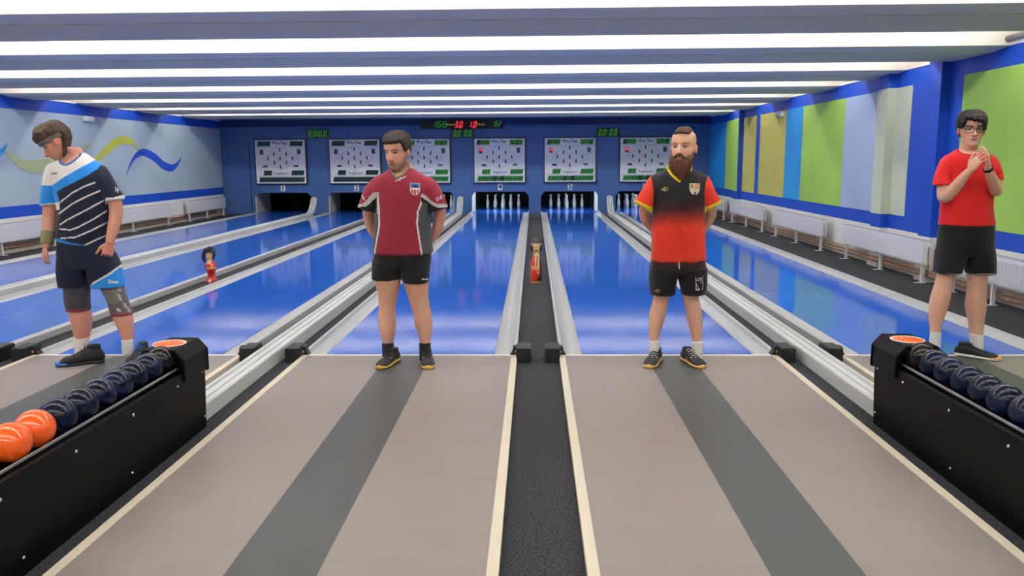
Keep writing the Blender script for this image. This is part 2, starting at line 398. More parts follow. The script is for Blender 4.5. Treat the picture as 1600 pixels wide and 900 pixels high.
# ball returns: raised double track, curling up at the back wall
def ball_return(cx, label):
    t = thing('ball_return', (cx, -1.4, -.04), label, 'ball return')
    w2 = .082
    pr = [(-w2,-.04),(-w2,.055),(-w2+.006,.063),(-.044,.066),(-.040,.046),(-.026,.046),(-.022,.063),(.0,.06),(.022,.063),(.026,.046),(.040,.046),(.044,.066),(w2-.006,.063),(w2,.055),(w2,-.04)]
    path = []
    for y in (-1.565 if cx < 0 else -1.465, 4, 9, 13, 16.2): path.append(((cx,y,0),(1,0,0),(0,0,1)))
    R_ = .85
    for k in range(1, 9):
        a = math.radians(60)*k/8
        path.append(((cx, 16.2+R_*math.sin(a), R_*(1-math.cos(a))), (1,0,0), (0,-math.sin(a),math.cos(a))))
    MB().sweep(pr, path).build('track', m_rail, t)
    for x in (-.033, .033):
        MB().sweep([(x-.0065,.04),(x-.0065,.0475),(x+.0065,.0475),(x+.0065,.04)], path).build('groove', m_railgroove, t)
    o = path[-1][0]
    MB().ell((cx, o[1]+.02, o[2]+.02), (.08, .05, .05), nu=16, nv=10).build('end_roller', m_rail, t)
ball_return(-2.115, 'white double-track ball return running into the left ball rack')
ball_return(2.115, 'white double-track ball return running into the right ball rack')
ball_return((C1+C2)/2, 'white double-track ball return between lanes 1 and 2 at far left')

# ------------------------------------------------------------------ pins
def pin_prof():
    pts = [(0,0),(.040,0),(.042,.004),(.044,.03),(.052,.08),(.0535,.12),(.050,.16),(.042,.21),(.031,.26),(.0225,.30),(.0205,.325),(.024,.345),(.0315,.362),(.035,.378),(.034,.392),(.025,.405),(.010,.411),(0,.412)]
    return pts
pin0 = None
names = ['front', 'front left', 'front right', 'left corner', 'middle', 'right corner', 'rear left', 'rear right', 'rear']
posn = [(0,0),(-.25,.25),(.25,.25),(-.5,.5),(0,.5),(.5,.5),(-.25,.75),(.25,.75),(0,1.0)]
for i in (3, 4, 5, 6):
    for (dx, dy), nm in zip(posn, names):
        loc = (LANES[i]+dx, 19.5+dy, -.002)
        lb = 'white skittle, %s of the diamond in the pit %s' % (nm, {3:'behind the man in maroon',4:'left of the carpet strip',5:'right of the carpet strip',6:'behind the bearded man'}[i])
        if pin0 is None:
            pin0 = place('skittle_pin', MB().lathe(pin_prof(), n=20).mesh('skittle_pin', m_pin), centre=False); pin0.location = loc; o = pin0
        else:
            o = pin0.copy(); COL.objects.link(o); o.location = loc
        tag(o, lb, 'pin', 'ninepins on lane %d' % i)

# ------------------------------------------------------------------ scoreboards
SEG = {'0':'abcdef','1':'bc','2':'abged','3':'abgcd','4':'fgbc','5':'afgcd','6':'afgedc','7':'abc','8':'abcdefg','9':'abcdfg','-':'g',' ':''}
def digits(txt, x0, x1, zc, h, y, m, parent, name='digits', th=.13, shear=.16):
    """seven segment digits spread evenly over x0..x1, facing -Y"""
    mb = MB(); wt_ = [.4 if ch in '.:' else 1 for ch in txt]; cw = (x1-x0)/sum(wt_); w_ = cw*.62; t = h*th
    def seg(xa, za, xb, zb):
        v = Vector((xb-xa, zb-za)); L_ = v.length; v.normalize(); nn = Vector((-v.y, v.x))*t/2; e_ = v*t/2
        a = Vector((xa, za)); b = Vector((xb, zb))
        poly = [a+e_*.3, a+e_+nn, b-e_+nn, b-e_*.3, b-e_-nn, a+e_-nn]
        mb.prism([(p.x+shear*(p.y-zc), p.y) for p in poly], 'y', y-.0015, y)
    for i, ch in enumerate(txt):
        xl = x0+cw*sum(wt_[:i])+(cw*wt_[i]-w_)/2; xr = xl+w_; zt_, zb_ = zc+h/2, zc-h/2
        pos = {'a':(xl,zt_,xr,zt_),'b':(xr,zt_,xr,zc),'c':(xr,zc,xr,zb_),'d':(xl,zb_,xr,zb_),'e':(xl,zc,xl,zb_),'f':(xl,zt_,xl,zc),'g':(xl,zc,xr,zc)}
        if ch == ':':
            for z in (zc+h*.2, zc-h*.2): mb.box(xl+w_/2-t/2, xl+w_/2+t/2, y-.0015, y, z-t/2, z+t/2)
        elif ch == '.':
            mb.box(xl+w_/2-t/2, xl+w_/2+t/2, y-.0015, y, zb_-t/2, zb_+t/2)
        else:
            for s_ in SEG.get(ch, ''): seg(*pos[s_])
    if mb.v: return mb.build(name, m, parent)
def scoreboard(i, c, lit, label):
    x0, x1, z0, z1 = c-.73, c+.73, .865, 2.115; y = YW-.085
    t = thing('scoreboard', (c, YW-.08, z0), label, 'scoreboard', 'square pin scoreboards on the back wall')
    MB().bbox(x0-.02, x1+.035, y+.004, YW-.002, z0-.03, z1+.02, .008).build('case', m_boardframe, t)
    MB().bbox(x0, x1, y, y+.01, z0, z1, .004).build('face_panel', m_board, t)
    def U(u): return x0+(u-18)/790*(x1-x0)
    def V(v): return z1-(v-70)/690*(z1-z0)
    def rect(u0, v0, u1, v1, m, name, sk=0, yy=y-.003):
        MB().prism([(U(u0-sk), V(v1)), (U(u1-sk), V(v1)), (U(u1+sk), V(v0)), (U(u0+sk), V(v0))], 'y', yy, y+.002).build(name, m, t)
    dy = y-.003
    for (a, b, cc, dd, tx) in ((60,90,262,168,' 000'),(573,90,775,168,{3:'2540',4:'2540',5:'2501',6:'2501'}.get(i,'')),(140,553,266,630,'000'),(580,553,778,630,'0000'),(66,660,780,738,'0000 0 00000' )):
        rect(a, b, cc, dd, m_disp, 'display', 7)
        if lit: digits(tx, U(a), U(cc), V((b+dd)/2), (V(b)-V(dd))*.72, dy, m_led, t)
    rect(90, 220, 145, 300, m_dispgrey, 'display'); rect(682, 216, 735, 296, m_dispgrey, 'display')
    rect(132, 470, 204, 504, m_dispgrey, 'display'); rect(620, 466, 692, 500, m_dispgrey, 'display')
    if lit:
        if i > 3:
            digits('1', U(88), U(150), V(250), .1, dy, m_ledred, t, th=.34); MB().box(U(96), U(140), dy-.002, dy, V(262), V(232)).build('red_lamp', m_ledred, t)
            MB().box(U(100), U(140), dy-.003, dy, V(300), V(272)).build('red_lamp', mat('dark_red', '8a1030', .5), t)
        digits('00', U(628), U(686), V(483), .035, dy, m_led, t, th=.25)
    for u, v in ((408,220),(313,290),(508,290),(215,360),(408,360),(605,360),(313,430),(508,430),(410,500)):
        rect(u-11, v-29, u+11, v+29, m_dispgrey, 'pin_lamp')
    mb = MB()
    def ln(a, b, th=.006):
        p = Vector((U(a[0]), V(a[1]))); q = Vector((U(b[0]), V(b[1]))); n = Vector((-(q-p).y, (q-p).x)).normalized()*th/2
        mb.prism([tuple(p+n), tuple(p-n), tuple(q-n), tuple(q+n)], 'y', y-.0012, y+.001)
    D = [(410,155),(700,360),(410,565),(125,360)]
    for k in range(4): ln(D[k], D[(k+1) % 4])
    ln((22,185),(375,185)); ln((445,185),(800,185)); ln((22,645),(800,645)); mb.build('printed_lines', m_line, t)
    wall_text('Pro-Tec', .125, m_ink, U(412), y-.001, V(118), t, bold=.0035, squeeze=1.02)
    wall_text('Kegelsport', .095, m_ink, U(420), y-.001, V(600), t, bold=.001, squeeze=1.0)
bl = {1:'unlit square scoreboard nearest the blue door', 2:'unlit square scoreboard left of the head of the man in maroon', 3:'lit scoreboard without red lamp, half hidden behind the man in maroon', 4:'lit scoreboard with red lamp under the right half of the long score sign', 5:'lit scoreboard with red lamp between the carpet strip and the bearded man', 6:'lit scoreboard with red lamp touching the head of the bearded man'}
for i, c in LANES.items():
    scoreboard(i, c, i > 2, bl[i])
    t = thing('lane_number_plate', (c+.01, YW-.002, .66), 'small white plate reading '+['', 'one, next to the blue door', 'two, left of the man in maroon', 'three, behind the man in maroon', 'four, left of the carpet strip', 'five, right of the carpet strip', 'six, behind the bearded man'][i], 'sign', 'lane number plates')
    MB().bbox(c-.06, c+.075, YW-.012, YW-.001, .635, .815, .003).build('plate', m_paper, t)
    wall_text(str(i), .2, m_blackink, c+.0075, YW-.0125, .725, t, bold=.004)
for (c, tx, lb) in ((-6.285,'0.0:0.0','green digital timer at the left, between the two unlit scoreboards'), (-2.08,'0.0 0.0','small green digital timer under the long score sign'), (2.1,'0.0 0.0','green digital timer at the right, left of the bearded man')):
    t = thing('digital_timer', (c, YW-.05, 2.16), lb, 'timer', 'green digital timers')
    z = 2.29 if c < -3 else 2.27
    MB().bbox(c-.33, c+.33, YW-.06, YW-.002, z-.12, z+.12, .006).build('case', mat('timer_case', '10201c', .3), t)
    digits(tx, c-.27, c+.27, z, .155, YW-.0605, m_led, t, th=.14)
t = thing('score_sign', (-2.1, YW-.06, 2.4), 'long black match score sign with red and green digits', 'sign')
MB().bbox(-3.28, -.91, YW-.08, YW-.002, 2.395, 2.66, .008).build('case', m_blackplastic, t)
yy = YW-.0805
digits('1', -3.2, -2.98, 2.53, .16, yy, m_leddim, t); digits('166', -2.98, -2.5, 2.53, .16, yy, m_led, t)
wall_text('Domaci', .1, m_ledyellow, -2.42, yy, 2.52, t, shear=.3); digits('3.0', -2.30, -2.06, 2.52, .165, yy, m_ledred, t, th=.2)
digits('1.0', -1.90, -1.66, 2.52, .165, yy, m_ledred, t, th=.2); wall_text('Hoste', .1, m_ledyellow, -1.56, yy, 2.52, t, shear=.3)
digits('1', -1.42, -1.26, 2.53, .16, yy, m_leddim, t); digits('16', -1.26, -1.02, 2.53, .16, yy, m_led, t)
MB().prism([(-1.03,2.45),(-1.02,2.45),(-.95,2.62),(-.98,2.62)], 'y', yy-.002, yy).build('painted_reflection', mat('reflection_white', 'c8ccd0', .4), t)  # white slash painted in for a reflection on the sign

# ------------------------------------------------------------------ ball racks and balls
def orange_logo():
    m = bpy.data.materials.new('orange_badge'); m.use_nodes = True; nt = m.node_tree; b = nt.nodes['Principled BSDF']
    b.inputs['Base Color'].default_value = (*lin('f0640e'), 1); b.inputs['Roughness'].default_value = .4; return m
m_orange = orange_logo(); m_whitep = mat('badge_white', 'eeeae4', .5)
def rack(s, label):
    """s=-1 left rack, +1 right; the camera-facing inner side is at |x|=1.985"""
    xi, xo = s*1.985, s*2.235; yf, yb = (-1.60 if s < 0 else -1.50), -5.2
    t = thing('ball_rack', (s*2.11, (yf+yb)/2, -.04), label, 'ball rack', 'black ball racks')
    for x, nm in ((xi, 'side_panel'), (xo, 'side_panel')):
        o = -s*.0 ; xa, xb = sorted((x, x+(s*.02 if x == xi else -s*.02)))
        yc = yf-.30
        MB().prism([(yb,-.04),(yf-.03,-.04),(yf-.0,.25),(yf-.0,.40),(yc,.40),(yc,.355),(yb,.375)] , 'x', xa, xb).build(nm, m_black, t)
    # end hood with chamfered corners
    mb = MB(); hw = .135; cx = s*2.11; ztop = .49
    pr = [(-hw-.005,.31),(-hw-.005,.43),(-hw+.05,ztop),(hw-.05,ztop),(hw+.005,.43),(hw+.005,.31),(hw-.02,.31),(hw-.02,.42),(hw-.06,ztop-.02),(-hw+.06,ztop-.02),(-hw+.02,.42),(-hw+.02,.31)]
    mb.ext([(cx+x, z) for x, z in pr], yf-.30, yf+.02)
    mb.prism([(cx-hw-.005,.30),(cx-hw-.005,.43),(cx-hw+.05,ztop),(cx+hw-.05,ztop),(cx+hw+.005,.43),(cx+hw+.005,.30)], 'y', yf+.0, yf+.03)
    mb.build('hood', m_black, t)
    MB().box(cx-.12, cx+.12, yf-.045, yf-.02, -.03, .33).build('end_panel', m_black, t)
    MB().lathe([(0,0),(.088,0),(.09,.002),(.088,.004),(0,.004)], (cx-.01, yf-.14, ztop), 28).build('badge', m_orange, t)
    mb = MB()
    for k in range(7):
        a = math.radians(20+140*k/6); mb.box(cx-.01+math.cos(a)*.078-.008, cx-.01+math.cos(a)*.078+.008, yf-.14+math.sin(a)*.075-.006, yf-.14+math.sin(a)*.075+.006, ztop+.002, ztop+.0055)
    mb.tube([(cx-.01+math.cos(a)*.09, yf-.14+math.sin(a)*.09, ztop+.003) for a in [2*math.pi*k/24 for k in range(24)]], .003, 6, closed=True)
    mb.build('badge_lettering', m_whitep, t)
    for x in (-.045, .045):
        MB().tube([(cx+x, yb+.05, .36), (cx+x, yf-.28, .345)], .008, 8).build('guide_rail', m_chrome, t)
    xr = s*2.02
    MB().bbox(min(xr,xr+s*.006), max(xr,xr+s*.006), yb+.02, yf-.27, .372, .386, .002).build('edge_rail', mat('silver_edge', 'd2d4d6', .3, metal=.8), t)
    MB().box(min(xi+s*.02,xr), max(xi+s*.02,xr), yb+.02, yf-.27, .33, .352).build('inner_ledge', m_black, t)
    MB().box(cx-.12, cx+.12, yb+.02, yf-.05, .25, .262).build('tray_floor', m_black, t)
    MB().box(cx-.12, cx+.12, yb, yb+.02, -.03, .36).build('end_panel', m_black, t)
    sx = xi-s*.002
    for (y, z) in [(yf-.045,.30),(yf-.375,.305),(yf-.05,.03)]+[(yf-.375-.5*k,.305) for k in (1,2,3,4)]+[(yf-.93-.85*k,.03) for k in (0,1,2)]:
        MB().ell((sx, y, z), (.006,.009,.009), nu=10, nv=6).build('screw', m_chrome, t)
    return t
rack(-1, 'long black ball rack at the left with two orange balls')
rack(1, 'long black ball rack at the right holding only dark balls')
def ball_mat(name, base, streak):
    m = bpy.data.materials.new(name); m.use_nodes = True; nt = m.node_tree; b = nt.nodes['Principled BSDF']
    tc = nt.nodes.new('ShaderNodeTexCoord'); n = nt.nodes.new('ShaderNodeTexNoise'); n.inputs['Scale'].default_value = 9; n.inputs['Distortion'].default_value = 2.5
    nt.links.new(tc.outputs['Object'], n.inputs['Vector'])
    r = nt.nodes.new('ShaderNodeValToRGB'); r.color_ramp.elements[0].position = .42; r.color_ramp.elements[1].position = .72
    r.color_ramp.elements[0].color = (*lin(base), 1); r.color_ramp.elements[1].color = (*lin(streak), 1)
    nt.links.new(n.outputs[0], r.inputs[0]); nt.links.new(r.outputs[0], b.inputs['Base Color'])
    b.inputs['Roughness'].default_value = .2; b.inputs['Specular IOR Level'].default_value = .32; return m
m_ballblue = ball_mat('ball_dark_blue', '080f22', '14254a'); m_ballbrown = ball_mat('ball_brown_black', '0c0b0a', '2c2620')
m_ballorange = mat('ball_orange', 'ff6410', .2, coat=.7, var=.05, vscale=6)
def ball_mesh(m):
    return MB().ell((0,0,0), (.08,.08,.08), nu=40, nv=24).mesh('bowling_ball', m)
bm_o, bm_b, bm_k = ball_mesh(m_ballorange), ball_mesh(m_ballblue), ball_mesh(m_ballbrown)
ordw = ['', 'second', 'third', 'fourth', 'fifth', 'sixth', 'seventh', 'eighth', 'ninth', 'tenth']
for s in (-1, 1):
    n = 9
    for k in range(n):
        y = (-1.885 if s < 0 else -1.80)-.1655*k
        me = bm_k if k == 0 else bm_b
        if s < 0 and k > 6: me = bm_o
        o = bpy.data.objects.new('bowling_ball', me); COL.objects.link(o)
        o.location = (s*2.105+random.uniform(-.004,.004), y, .43); o.rotation_euler = (random.random()*6, random.random()*6, random.random()*6)
        if me is bm_o: lb = 'orange bowling ball next to the dark balls' if k == 7 else 'orange bowling ball nearest the camera, at the left picture edge'
        else:
            lb = ('brownish black' if k == 0 else 'dark blue swirled')+' bowling ball, '+(('the one under the hood end' if k == 0 else ordw[k+1-0]+' from the hood'))+(' on the left rack' if s < 0 else ' on the right rack')
        tag(o, lb, 'ball', 'balls on the %s rack' % ('left' if s < 0 else 'right'))

# ------------------------------------------------------------------ radiators and pipes
def radiator(side, y0, y1, z0, z1, label, ribbed=False, legs=3, x=None):
    X0 = XR-.14 if side > 0 else XL+.05; s = -side
    if side > 0: y0, y1, z0, z1 = (y0+6.236)*.984-6.236, (y1+6.236)*.984-6.236, z0+.02, z1+.02
    t = thing('radiator', (X0+s*.06, (y0+y1)/2, -.04), label, 'radiator')
    xa, xb = sorted((X0, X0+s*.09))
    mb = MB(); mb.bbox(xa, xb, y0, y1, z0, z1, .012); mb.build('panel', m_rad, t)
    xf = X0+s*.09
    mb = MB()
    if ribbed:
        n = int((y1-y0)/.035)
        for k in range(n):
            yy_ = y0+.03+k*(y1-y0-.06)/n; a, b = sorted((xf, xf+s*.008)); mb.box(a, b, yy_, yy_+.02, z0+.03, z1-.04)
        o = mb.build('ribs', m_rad, t); o['kind'] = 'stuff'
    else:
        a, b = sorted((xf, xf+s*.006)); mb.bbox(a, b, y0+.03, y1-.04, z0+.02, z1-.05, .003); mb.build('front_plate', m_rad, t)
    MB().box(min(X0+s*.01,X0+s*.08), max(X0+s*.01,X0+s*.08), y0+.01, y1-.01, z1-.002, z1+.006).build('top_grille', mat('grille', 'a8aab0', .5), t)
    for k in range(legs):
        yl = y0+.12+(y1-y0-.24)*k/(legs-1)
        mb = MB(); a, b = sorted((X0+s*.03, X0+s*.07)); mb.box(a, b, yl-.015, yl+.015, -.04, z0+.02)
        a, b = sorted((X0+s*.0, X0+s*.14)); mb.box(a, b, yl-.02, yl+.02, -.04, -.034); mb.build('leg', m_rad, t)
    vy = y0+.03; MB().lathe([(0,-.02),(.018,-.018),(.02,0),(.012,.01),(.012,.05)], (X0+s*.05, vy-.06, z1-.05), 12, 'y').build('valve', m_rad, t)
    MB().tube([(X0+s*.05, vy-.02, z1-.05-.0),(X0+s*.05, vy-.045, z0), (X0+s*.05, vy-.045, .06)], .009, 8).build('feed_pipe', m_copper, t)
for k, (a, b, lb) in enumerate(((1.55, 3.5, 'ribbed white radiator behind the clapping man'), (4.02, 6.8, 'smooth white radiator just left of the clapping man'), (7.72, 10.6, 'smooth white radiator third from the right picture edge'), (11.36, 14.3, 'smooth white radiator fourth from the right picture edge, beyond the third'), (14.96, 17.2, 'white radiator beside the arm of the bearded man'))):
    radiator(1, a, b, .17, .47, lb, ribbed=(k == 0))
for a, b, lb in ((5.6, 8.9, 'white radiator at the left picture edge behind the man in the headband'), (9.9, 13.75, 'white radiator right of the man in the headband'), (14.75, 17.35, 'white radiator beside the blue back door')):
    radiator(-1, a, b, .17, .49, lb)
for s, X in ((1, XR-.145), (-1, XL+.03)):
    for z, r in ((.055, .016), (.105, .014)):
        o = MB().tube([(X, 16.9 if s < 0 else 17.4, z), (X, 0, z)], r, 8).build('heating_pipe', m_copper)
        tag(o, '%s rusty heating pipe low along the %s wall behind the radiators' % ('upper' if z > .1 else 'lower', 'right' if s > 0 else 'left'), 'pipe', 'heating pipes')
m_greypipe = mat('grey_pipe', '76787c', .5); m_yel = mat('yellow_pipe', 'd8b818', .5)
o = MB().tube([(XR-.05, 3.75, 2.745), (XR-.05, -3.5, 2.745)], .034, 12).build('ceiling_pipe', m_greypipe); tag(o, 'grey pipe lying along the top of the right wall', 'pipe')
o = MB().tube([(XR+.08, 3.72, 2.72), (XR+.08, 3.72, ZC)], .05, 12).build('riser_pipe', m_greypipe); tag(o, 'thick grey vertical pipe at the top of the right wall', 'pipe')
o = MB().tube([(XR+.08, 3.42, 2.72), (XR+.08, 3.42, ZC)], .024, 12).build('riser_pipe', m_yel); tag(o, 'yellow vertical pipe at the top of the right wall', 'pipe')
for (x, y, z, s, lb) in ((XL, 10.45, 2.39, 1, 'small white emergency lamp on the pale blue left wall'), (XR, 10.75, 2.40, -1, 'small white emergency lamp on a mustard panel')):
    t = thing('emergency_lamp', (x+s*.05, y, z-.05), lb, 'lamp'); a, b = sorted((x+s*.006, x+s*.09))
    MB().bbox(a, b, y-.16, y+.16, z-.05, z+.05, .01).build('housing', m_white, t)
    a, b = sorted((x+s*.088, x+s*.095)); MB().bbox(a, b, y-.14, y+.14, z-.035, z+.035, .003).build('lens', mat('lamp_lens', 'd6dadc', .3), t)

# ------------------------------------------------------------------ fluorescent lamps in the bays between the beams
m_tube = bpy.data.materials.new('fluorescent_tube'); m_tube.use_nodes = True
_b = m_tube.node_tree.nodes['Principled BSDF']; _b.inputs['Emission Color'].default_value = (*LAMP_COL, 1); _b.inputs['Emission Strength'].default_value = LAMP
bays = ['second bay from the back wall', 'third bay from the back wall', 'fourth bay from the back wall', 'fifth bay from the back wall', 'bay beyond the first beam over the players', 'bay over the ball racks', 'bay just before the camera', 'bay over the camera', 'bay behind the camera', 'rearmost bay'][::-1]
tube_me = None
for k in range(-4, 6):
    y = .34+2.43*k+1.45+.36
    t = thing('fluorescent_lamp', ((XL+XR)/2, y, 2.99), 'row of ceiling fluorescent tubes in the '+bays[k+4], 'lamp')
    MB().bbox(XL+.4, XR-.4, y-.05, y+.05, 3.03, ZC-.001, .006).build('housing', m_white, t)
    for j in range(8):
        x = XL+1.15+j*1.72
        if tube_me is None: tube_me = MB().tube([(-.75, 0, 0), (.75, 0, 0)], .026, 10).mesh('tube', m_tube)
        o = bpy.data.objects.new('tube', tube_me); COL.objects.link(o); o.parent = t; o.location = (x-t.location.x, 0, .012)
# small tubes over the pin decks, tucked behind the header of each pit in use
m_pittube = bpy.data.materials.new('pit_tube'); m_pittube.use_nodes = True
_b = m_pittube.node_tree.nodes['Principled BSDF']; _b.inputs['Emission Color'].default_value = (.85, .95, 1, 1); _b.inputs['Emission Strength'].default_value = 170
for i in (3, 4, 5, 6):
    t = thing('pit_lamp', (LANES[i], YW+.3, .64), 'small tube lamp inside the pit '+{3:'behind the man in maroon',4:'left of the carpet strip',5:'right of the carpet strip',6:'behind the bearded man'}[i], 'lamp')
    MB().tube([(LANES[i]-.6, YW+.3, .655), (LANES[i]+.6, YW+.3, .655)], .014, 8).build('tube', m_pittube, t)
    MB().box(LANES[i]-.65, LANES[i]+.65, YW+.27, YW+.33, .672, .70).build('housing', m_white, t)
#@@FIGURES
# ------------------------------------------------------------------ figures
def PX(v):
    d = Vector(v)-CAM; z = d.dot(_fw); return 800+FPX*d.dot(_r2)/z, 450-FPX*d.dot(_u2)/z
def cr(p, k, f):
    a, b, c, d = p[max(0, k-1)], p[k], p[min(len(p)-1, k+1)], p[min(len(p)-1, k+2)]
    return b*.0+(b*2+(c-a)*f+(a*2-b*5+c*4-d)*f*f+(b*3-a-c*3+d)*f**3)*.5
def loft(mb, rings, n=22, sub=5, cap=.6, ex=2.0):
    """rings: (centre, half-width vector, half-depth vector); rounded caps"""
    C_ = [Vector(r[0]) for r in rings]; A_ = [Vector(r[1]) for r in rings]; B_ = [Vector(r[2]) for r in rings]
    R_ = []
    for k in range(len(rings)-1):
        for q in range(sub): f = q/sub; R_.append((cr(C_, k, f), cr(A_, k, f), cr(B_, k, f)))
    R_.append((C_[-1], A_[-1], B_[-1]))
    def capr(c, a, b, d):
        out = []
        for q in range(1, 5):
            t = q/4*math.pi/2; out.append((c+d*math.sin(t), a*max(.02, math.cos(t)), b*max(.02, math.cos(t))))
        return out
    if cap:
        d0 = (R_[0][0]-R_[1][0]).normalized()*(min(R_[0][1].length, R_[0][2].length)*cap)
        d1 = (R_[-1][0]-R_[-2][0]).normalized()*(min(R_[-1][1].length, R_[-1][2].length)*cap)
        R_ = capr(*R_[0], d0)[::-1]+R_+capr(*R_[-1], d1)
    vs = []
    for c, a, b in R_:
        for i in range(n):
            t = 2*math.pi*i/n; ct, st = math.cos(t), math.sin(t)
            x = math.copysign(abs(ct)**(2/ex), ct); y = math.copysign(abs(st)**(2/ex), st)
            vs.append(c+a*x+b*y)
    fs = []
    for k in range(len(R_)-1):
        for i in range(n): j = (i+1) % n; fs.append((k*n+i, k*n+j, (k+1)*n+j, (k+1)*n+i))
    fs.append(tuple(reversed(range(n)))); m = (len(R_)-1)*n; fs.append(tuple(range(m, m+n)))
    mb.add(vs, fs, True); return mb
def hr(xl, xr, y, Y, dh, dy=0):
    """horizontal ring whose outline passes the measured left and right edge"""
    a, b = P(xl, y, Y), P(xr, y, Y); c = (a+b)/2; return (c+Vector((0, dy, 0)), Vector(((b-a).x/2, 0, 0)), Vector((0, dh, 0)))
def er(p1, p2, Y, dh, Y2=None):
    """ring across a limb, given by its two edge points"""
    a = P(*p1, Y); b = P(*p2, Y if Y2 is None else Y2); h = (b-a)/2
    return ((a+b)/2, h, Vector((0, dh, 0)))
def limb(mb, pts, n=14, sub=4, cap=.9, flat=1):
    """pts: (world position, radius)"""
    rings = []; prev = None
    for i, (p, r) in enumerate(pts):
        t = (pts[min(i+1, len(pts)-1)][0]-pts[max(i-1, 0)][0]).normalized()
        a = t.orthogonal().normalized() if prev is None else (prev-t*prev.dot(t)).normalized()
        prev = a; rings.append((p, a*r, t.cross(a)*r*flat))
    return loft(mb, rings, n, sub, cap)
def fuse(mb, voxel, it=3, fac=.5):
    me = mb.mesh('fused'); o = bpy.data.objects.new('fused', me); COL.objects.link(o)
    r = o.modifiers.new('r', 'REMESH'); r.mode = 'VOXEL'; r.voxel_size = voxel; r.adaptivity = 0
    sm = o.modifiers.new('s', 'SMOOTH'); sm.factor = fac; sm.iterations = it
    dg = bpy.context.evaluated_depsgraph_get(); out = bpy.data.meshes.new_from_object(o.evaluated_get(dg))
    bpy.data.objects.remove(o); bpy.data.meshes.remove(me)
    out.polygons.foreach_set('use_smooth', [True]*len(out.polygons)); return out
def paint(me, fn):
    at = me.color_attributes.new('paint', 'FLOAT_COLOR', 'POINT'); buf = []
    cache = {}
    for v in me.vertices:
        c = fn(v.co, v.normal)
        if c not in cache: cache[c] = (*lin(c), 1)
        buf += cache[c]
    at.data.foreach_set('color', buf)
def attrmat(name, rough=.8, bump=.0, bscale=300, sheen=0, spec=.3, wr=0, sss=0):
    if name in MATS: return MATS[name]
    m = bpy.data.materials.new(name); MATS[name] = m; m.use_nodes = True; nt = m.node_tree; b = nt.nodes['Principled BSDF']
    a = nt.nodes.new('ShaderNodeAttribute'); a.attribute_name = 'paint'; nt.links.new(a.outputs['Color'], b.inputs['Base Color'])
    b.inputs['Roughness'].default_value = rough; b.inputs['Specular IOR Level'].default_value = spec; b.inputs['Sheen Weight'].default_value = sheen
    if sss:
        b.inputs['Subsurface Weight'].default_value = sss; b.inputs['Subsurface Radius'].default_value = (.012, .005, .003); b.inputs['Subsurface Scale'].default_value = 1
    tc = nt.nodes.new('ShaderNodeTexCoord'); n = nt.nodes.new('ShaderNodeTexNoise'); n.inputs['Scale'].default_value = bscale
    nt.links.new(tc.outputs['Object'], n.inputs['Vector']); bp = nt.nodes.new('ShaderNodeBump'); bp.inputs['Strength'].default_value = bump
    bp.inputs['Distance'].default_value = .004
    if bump: nt.links.new(n.outputs[0], bp.inputs['Height']); nt.links.new(bp.outputs[0], b.inputs['Normal'])
    return m
m_skin = attrmat('skin', .5, .06, 120, spec=.35, sss=.12)
m_cloth = attrmat('jersey_cloth', .72, .15, 500, sheen=.15)
def folds(me, amp, fn=None, sc=9, sx=1, sz=.5):
    """soft cloth folds: displace along the normal with stretched noise"""
    out = []; nrm = [v.normal.copy() for v in me.vertices]
    for v, vn in zip(me.vertices, nrm):
        p = v.co; k = noise.noise(Vector((p.x*sc*sx+3, p.y*sc, p.z*sc*sz+7)))+.5*noise.noise(Vector((p.x*sc*2.1*sx, p.y*sc*2, p.z*sc*1.4*sz)))
        f = fn(p) if fn else 1
        out += (p+vn*(amp*f*(1-abs(k)*2.6)))[:]
    me.vertices.foreach_set('co', out); me.update()
def inpoly(x, y, poly):
    c = False; j = len(poly)-1
    for i in range(len(poly)):
        xi, yi = poly[i]; xj, yj = poly[j]
        if (yi > y) != (yj > y) and x < (xj-xi)*(y-yi)/(yj-yi)+xi: c = not c
        j = i
    return c
def pdist(x, y, pl):
    """distance in measured units from a polyline"""
    best = 1e9
    for (ax, ay), (bx, by) in zip(pl, pl[1:]):
        dx, dy = bx-ax, by-ay; t = max(0, min(1, ((x-ax)*dx+(y-ay)*dy)/(dx*dx+dy*dy+1e-9)))
        best = min(best, math.hypot(x-ax-dx*t, y-ay-dy*t))
    return best
def yat(x, pl):
    if x <= pl[0][0]: return pl[0][1]
    for (ax, ay), (bx, by) in zip(pl, pl[1:]):
        if x <= bx: return ay+(by-ay)*(x-ax)/(bx-ax+1e-9)
    return pl[-1][1]
def xat(y, pl):
    return yat(y, [(b, a) for a, b in pl])
def hit(bvh, px, py, off=.002):
    v = (_fw + _r2*((px-800)/FPX) - _u2*((py-450)/FPX)).normalized()
    r = bvh.ray_cast(CAM, v)
    if r[0] is None: return None
    n = r[1]; n = -n if n.dot(v) > 0 else n
    return r[0]+n*off, n
def print2d(me, bvh, x0, y0, sc, rot=0, off=.0025):
    """lay a flat print (u right, v up, in units) on a garment at the measured spot; the mesh is consumed"""
    last = None; ca, sa = math.cos(rot), math.sin(rot); zs = [v.co.z for v in me.vertices]; zm = min(zs) if zs else 0
    for v in me.vertices:
        u, w_ = v.co.x*sc, v.co.y*sc; px, py = x0+u*ca-w_*sa, y0-(u*sa+w_*ca)
        h = hit(bvh, px, py, off+(v.co.z-zm)*.3)
        if h is None: v.co = last if last else Vector(P(px, py, 0))
        else: v.co = h[0]; last = Vector(h[0])
    return me
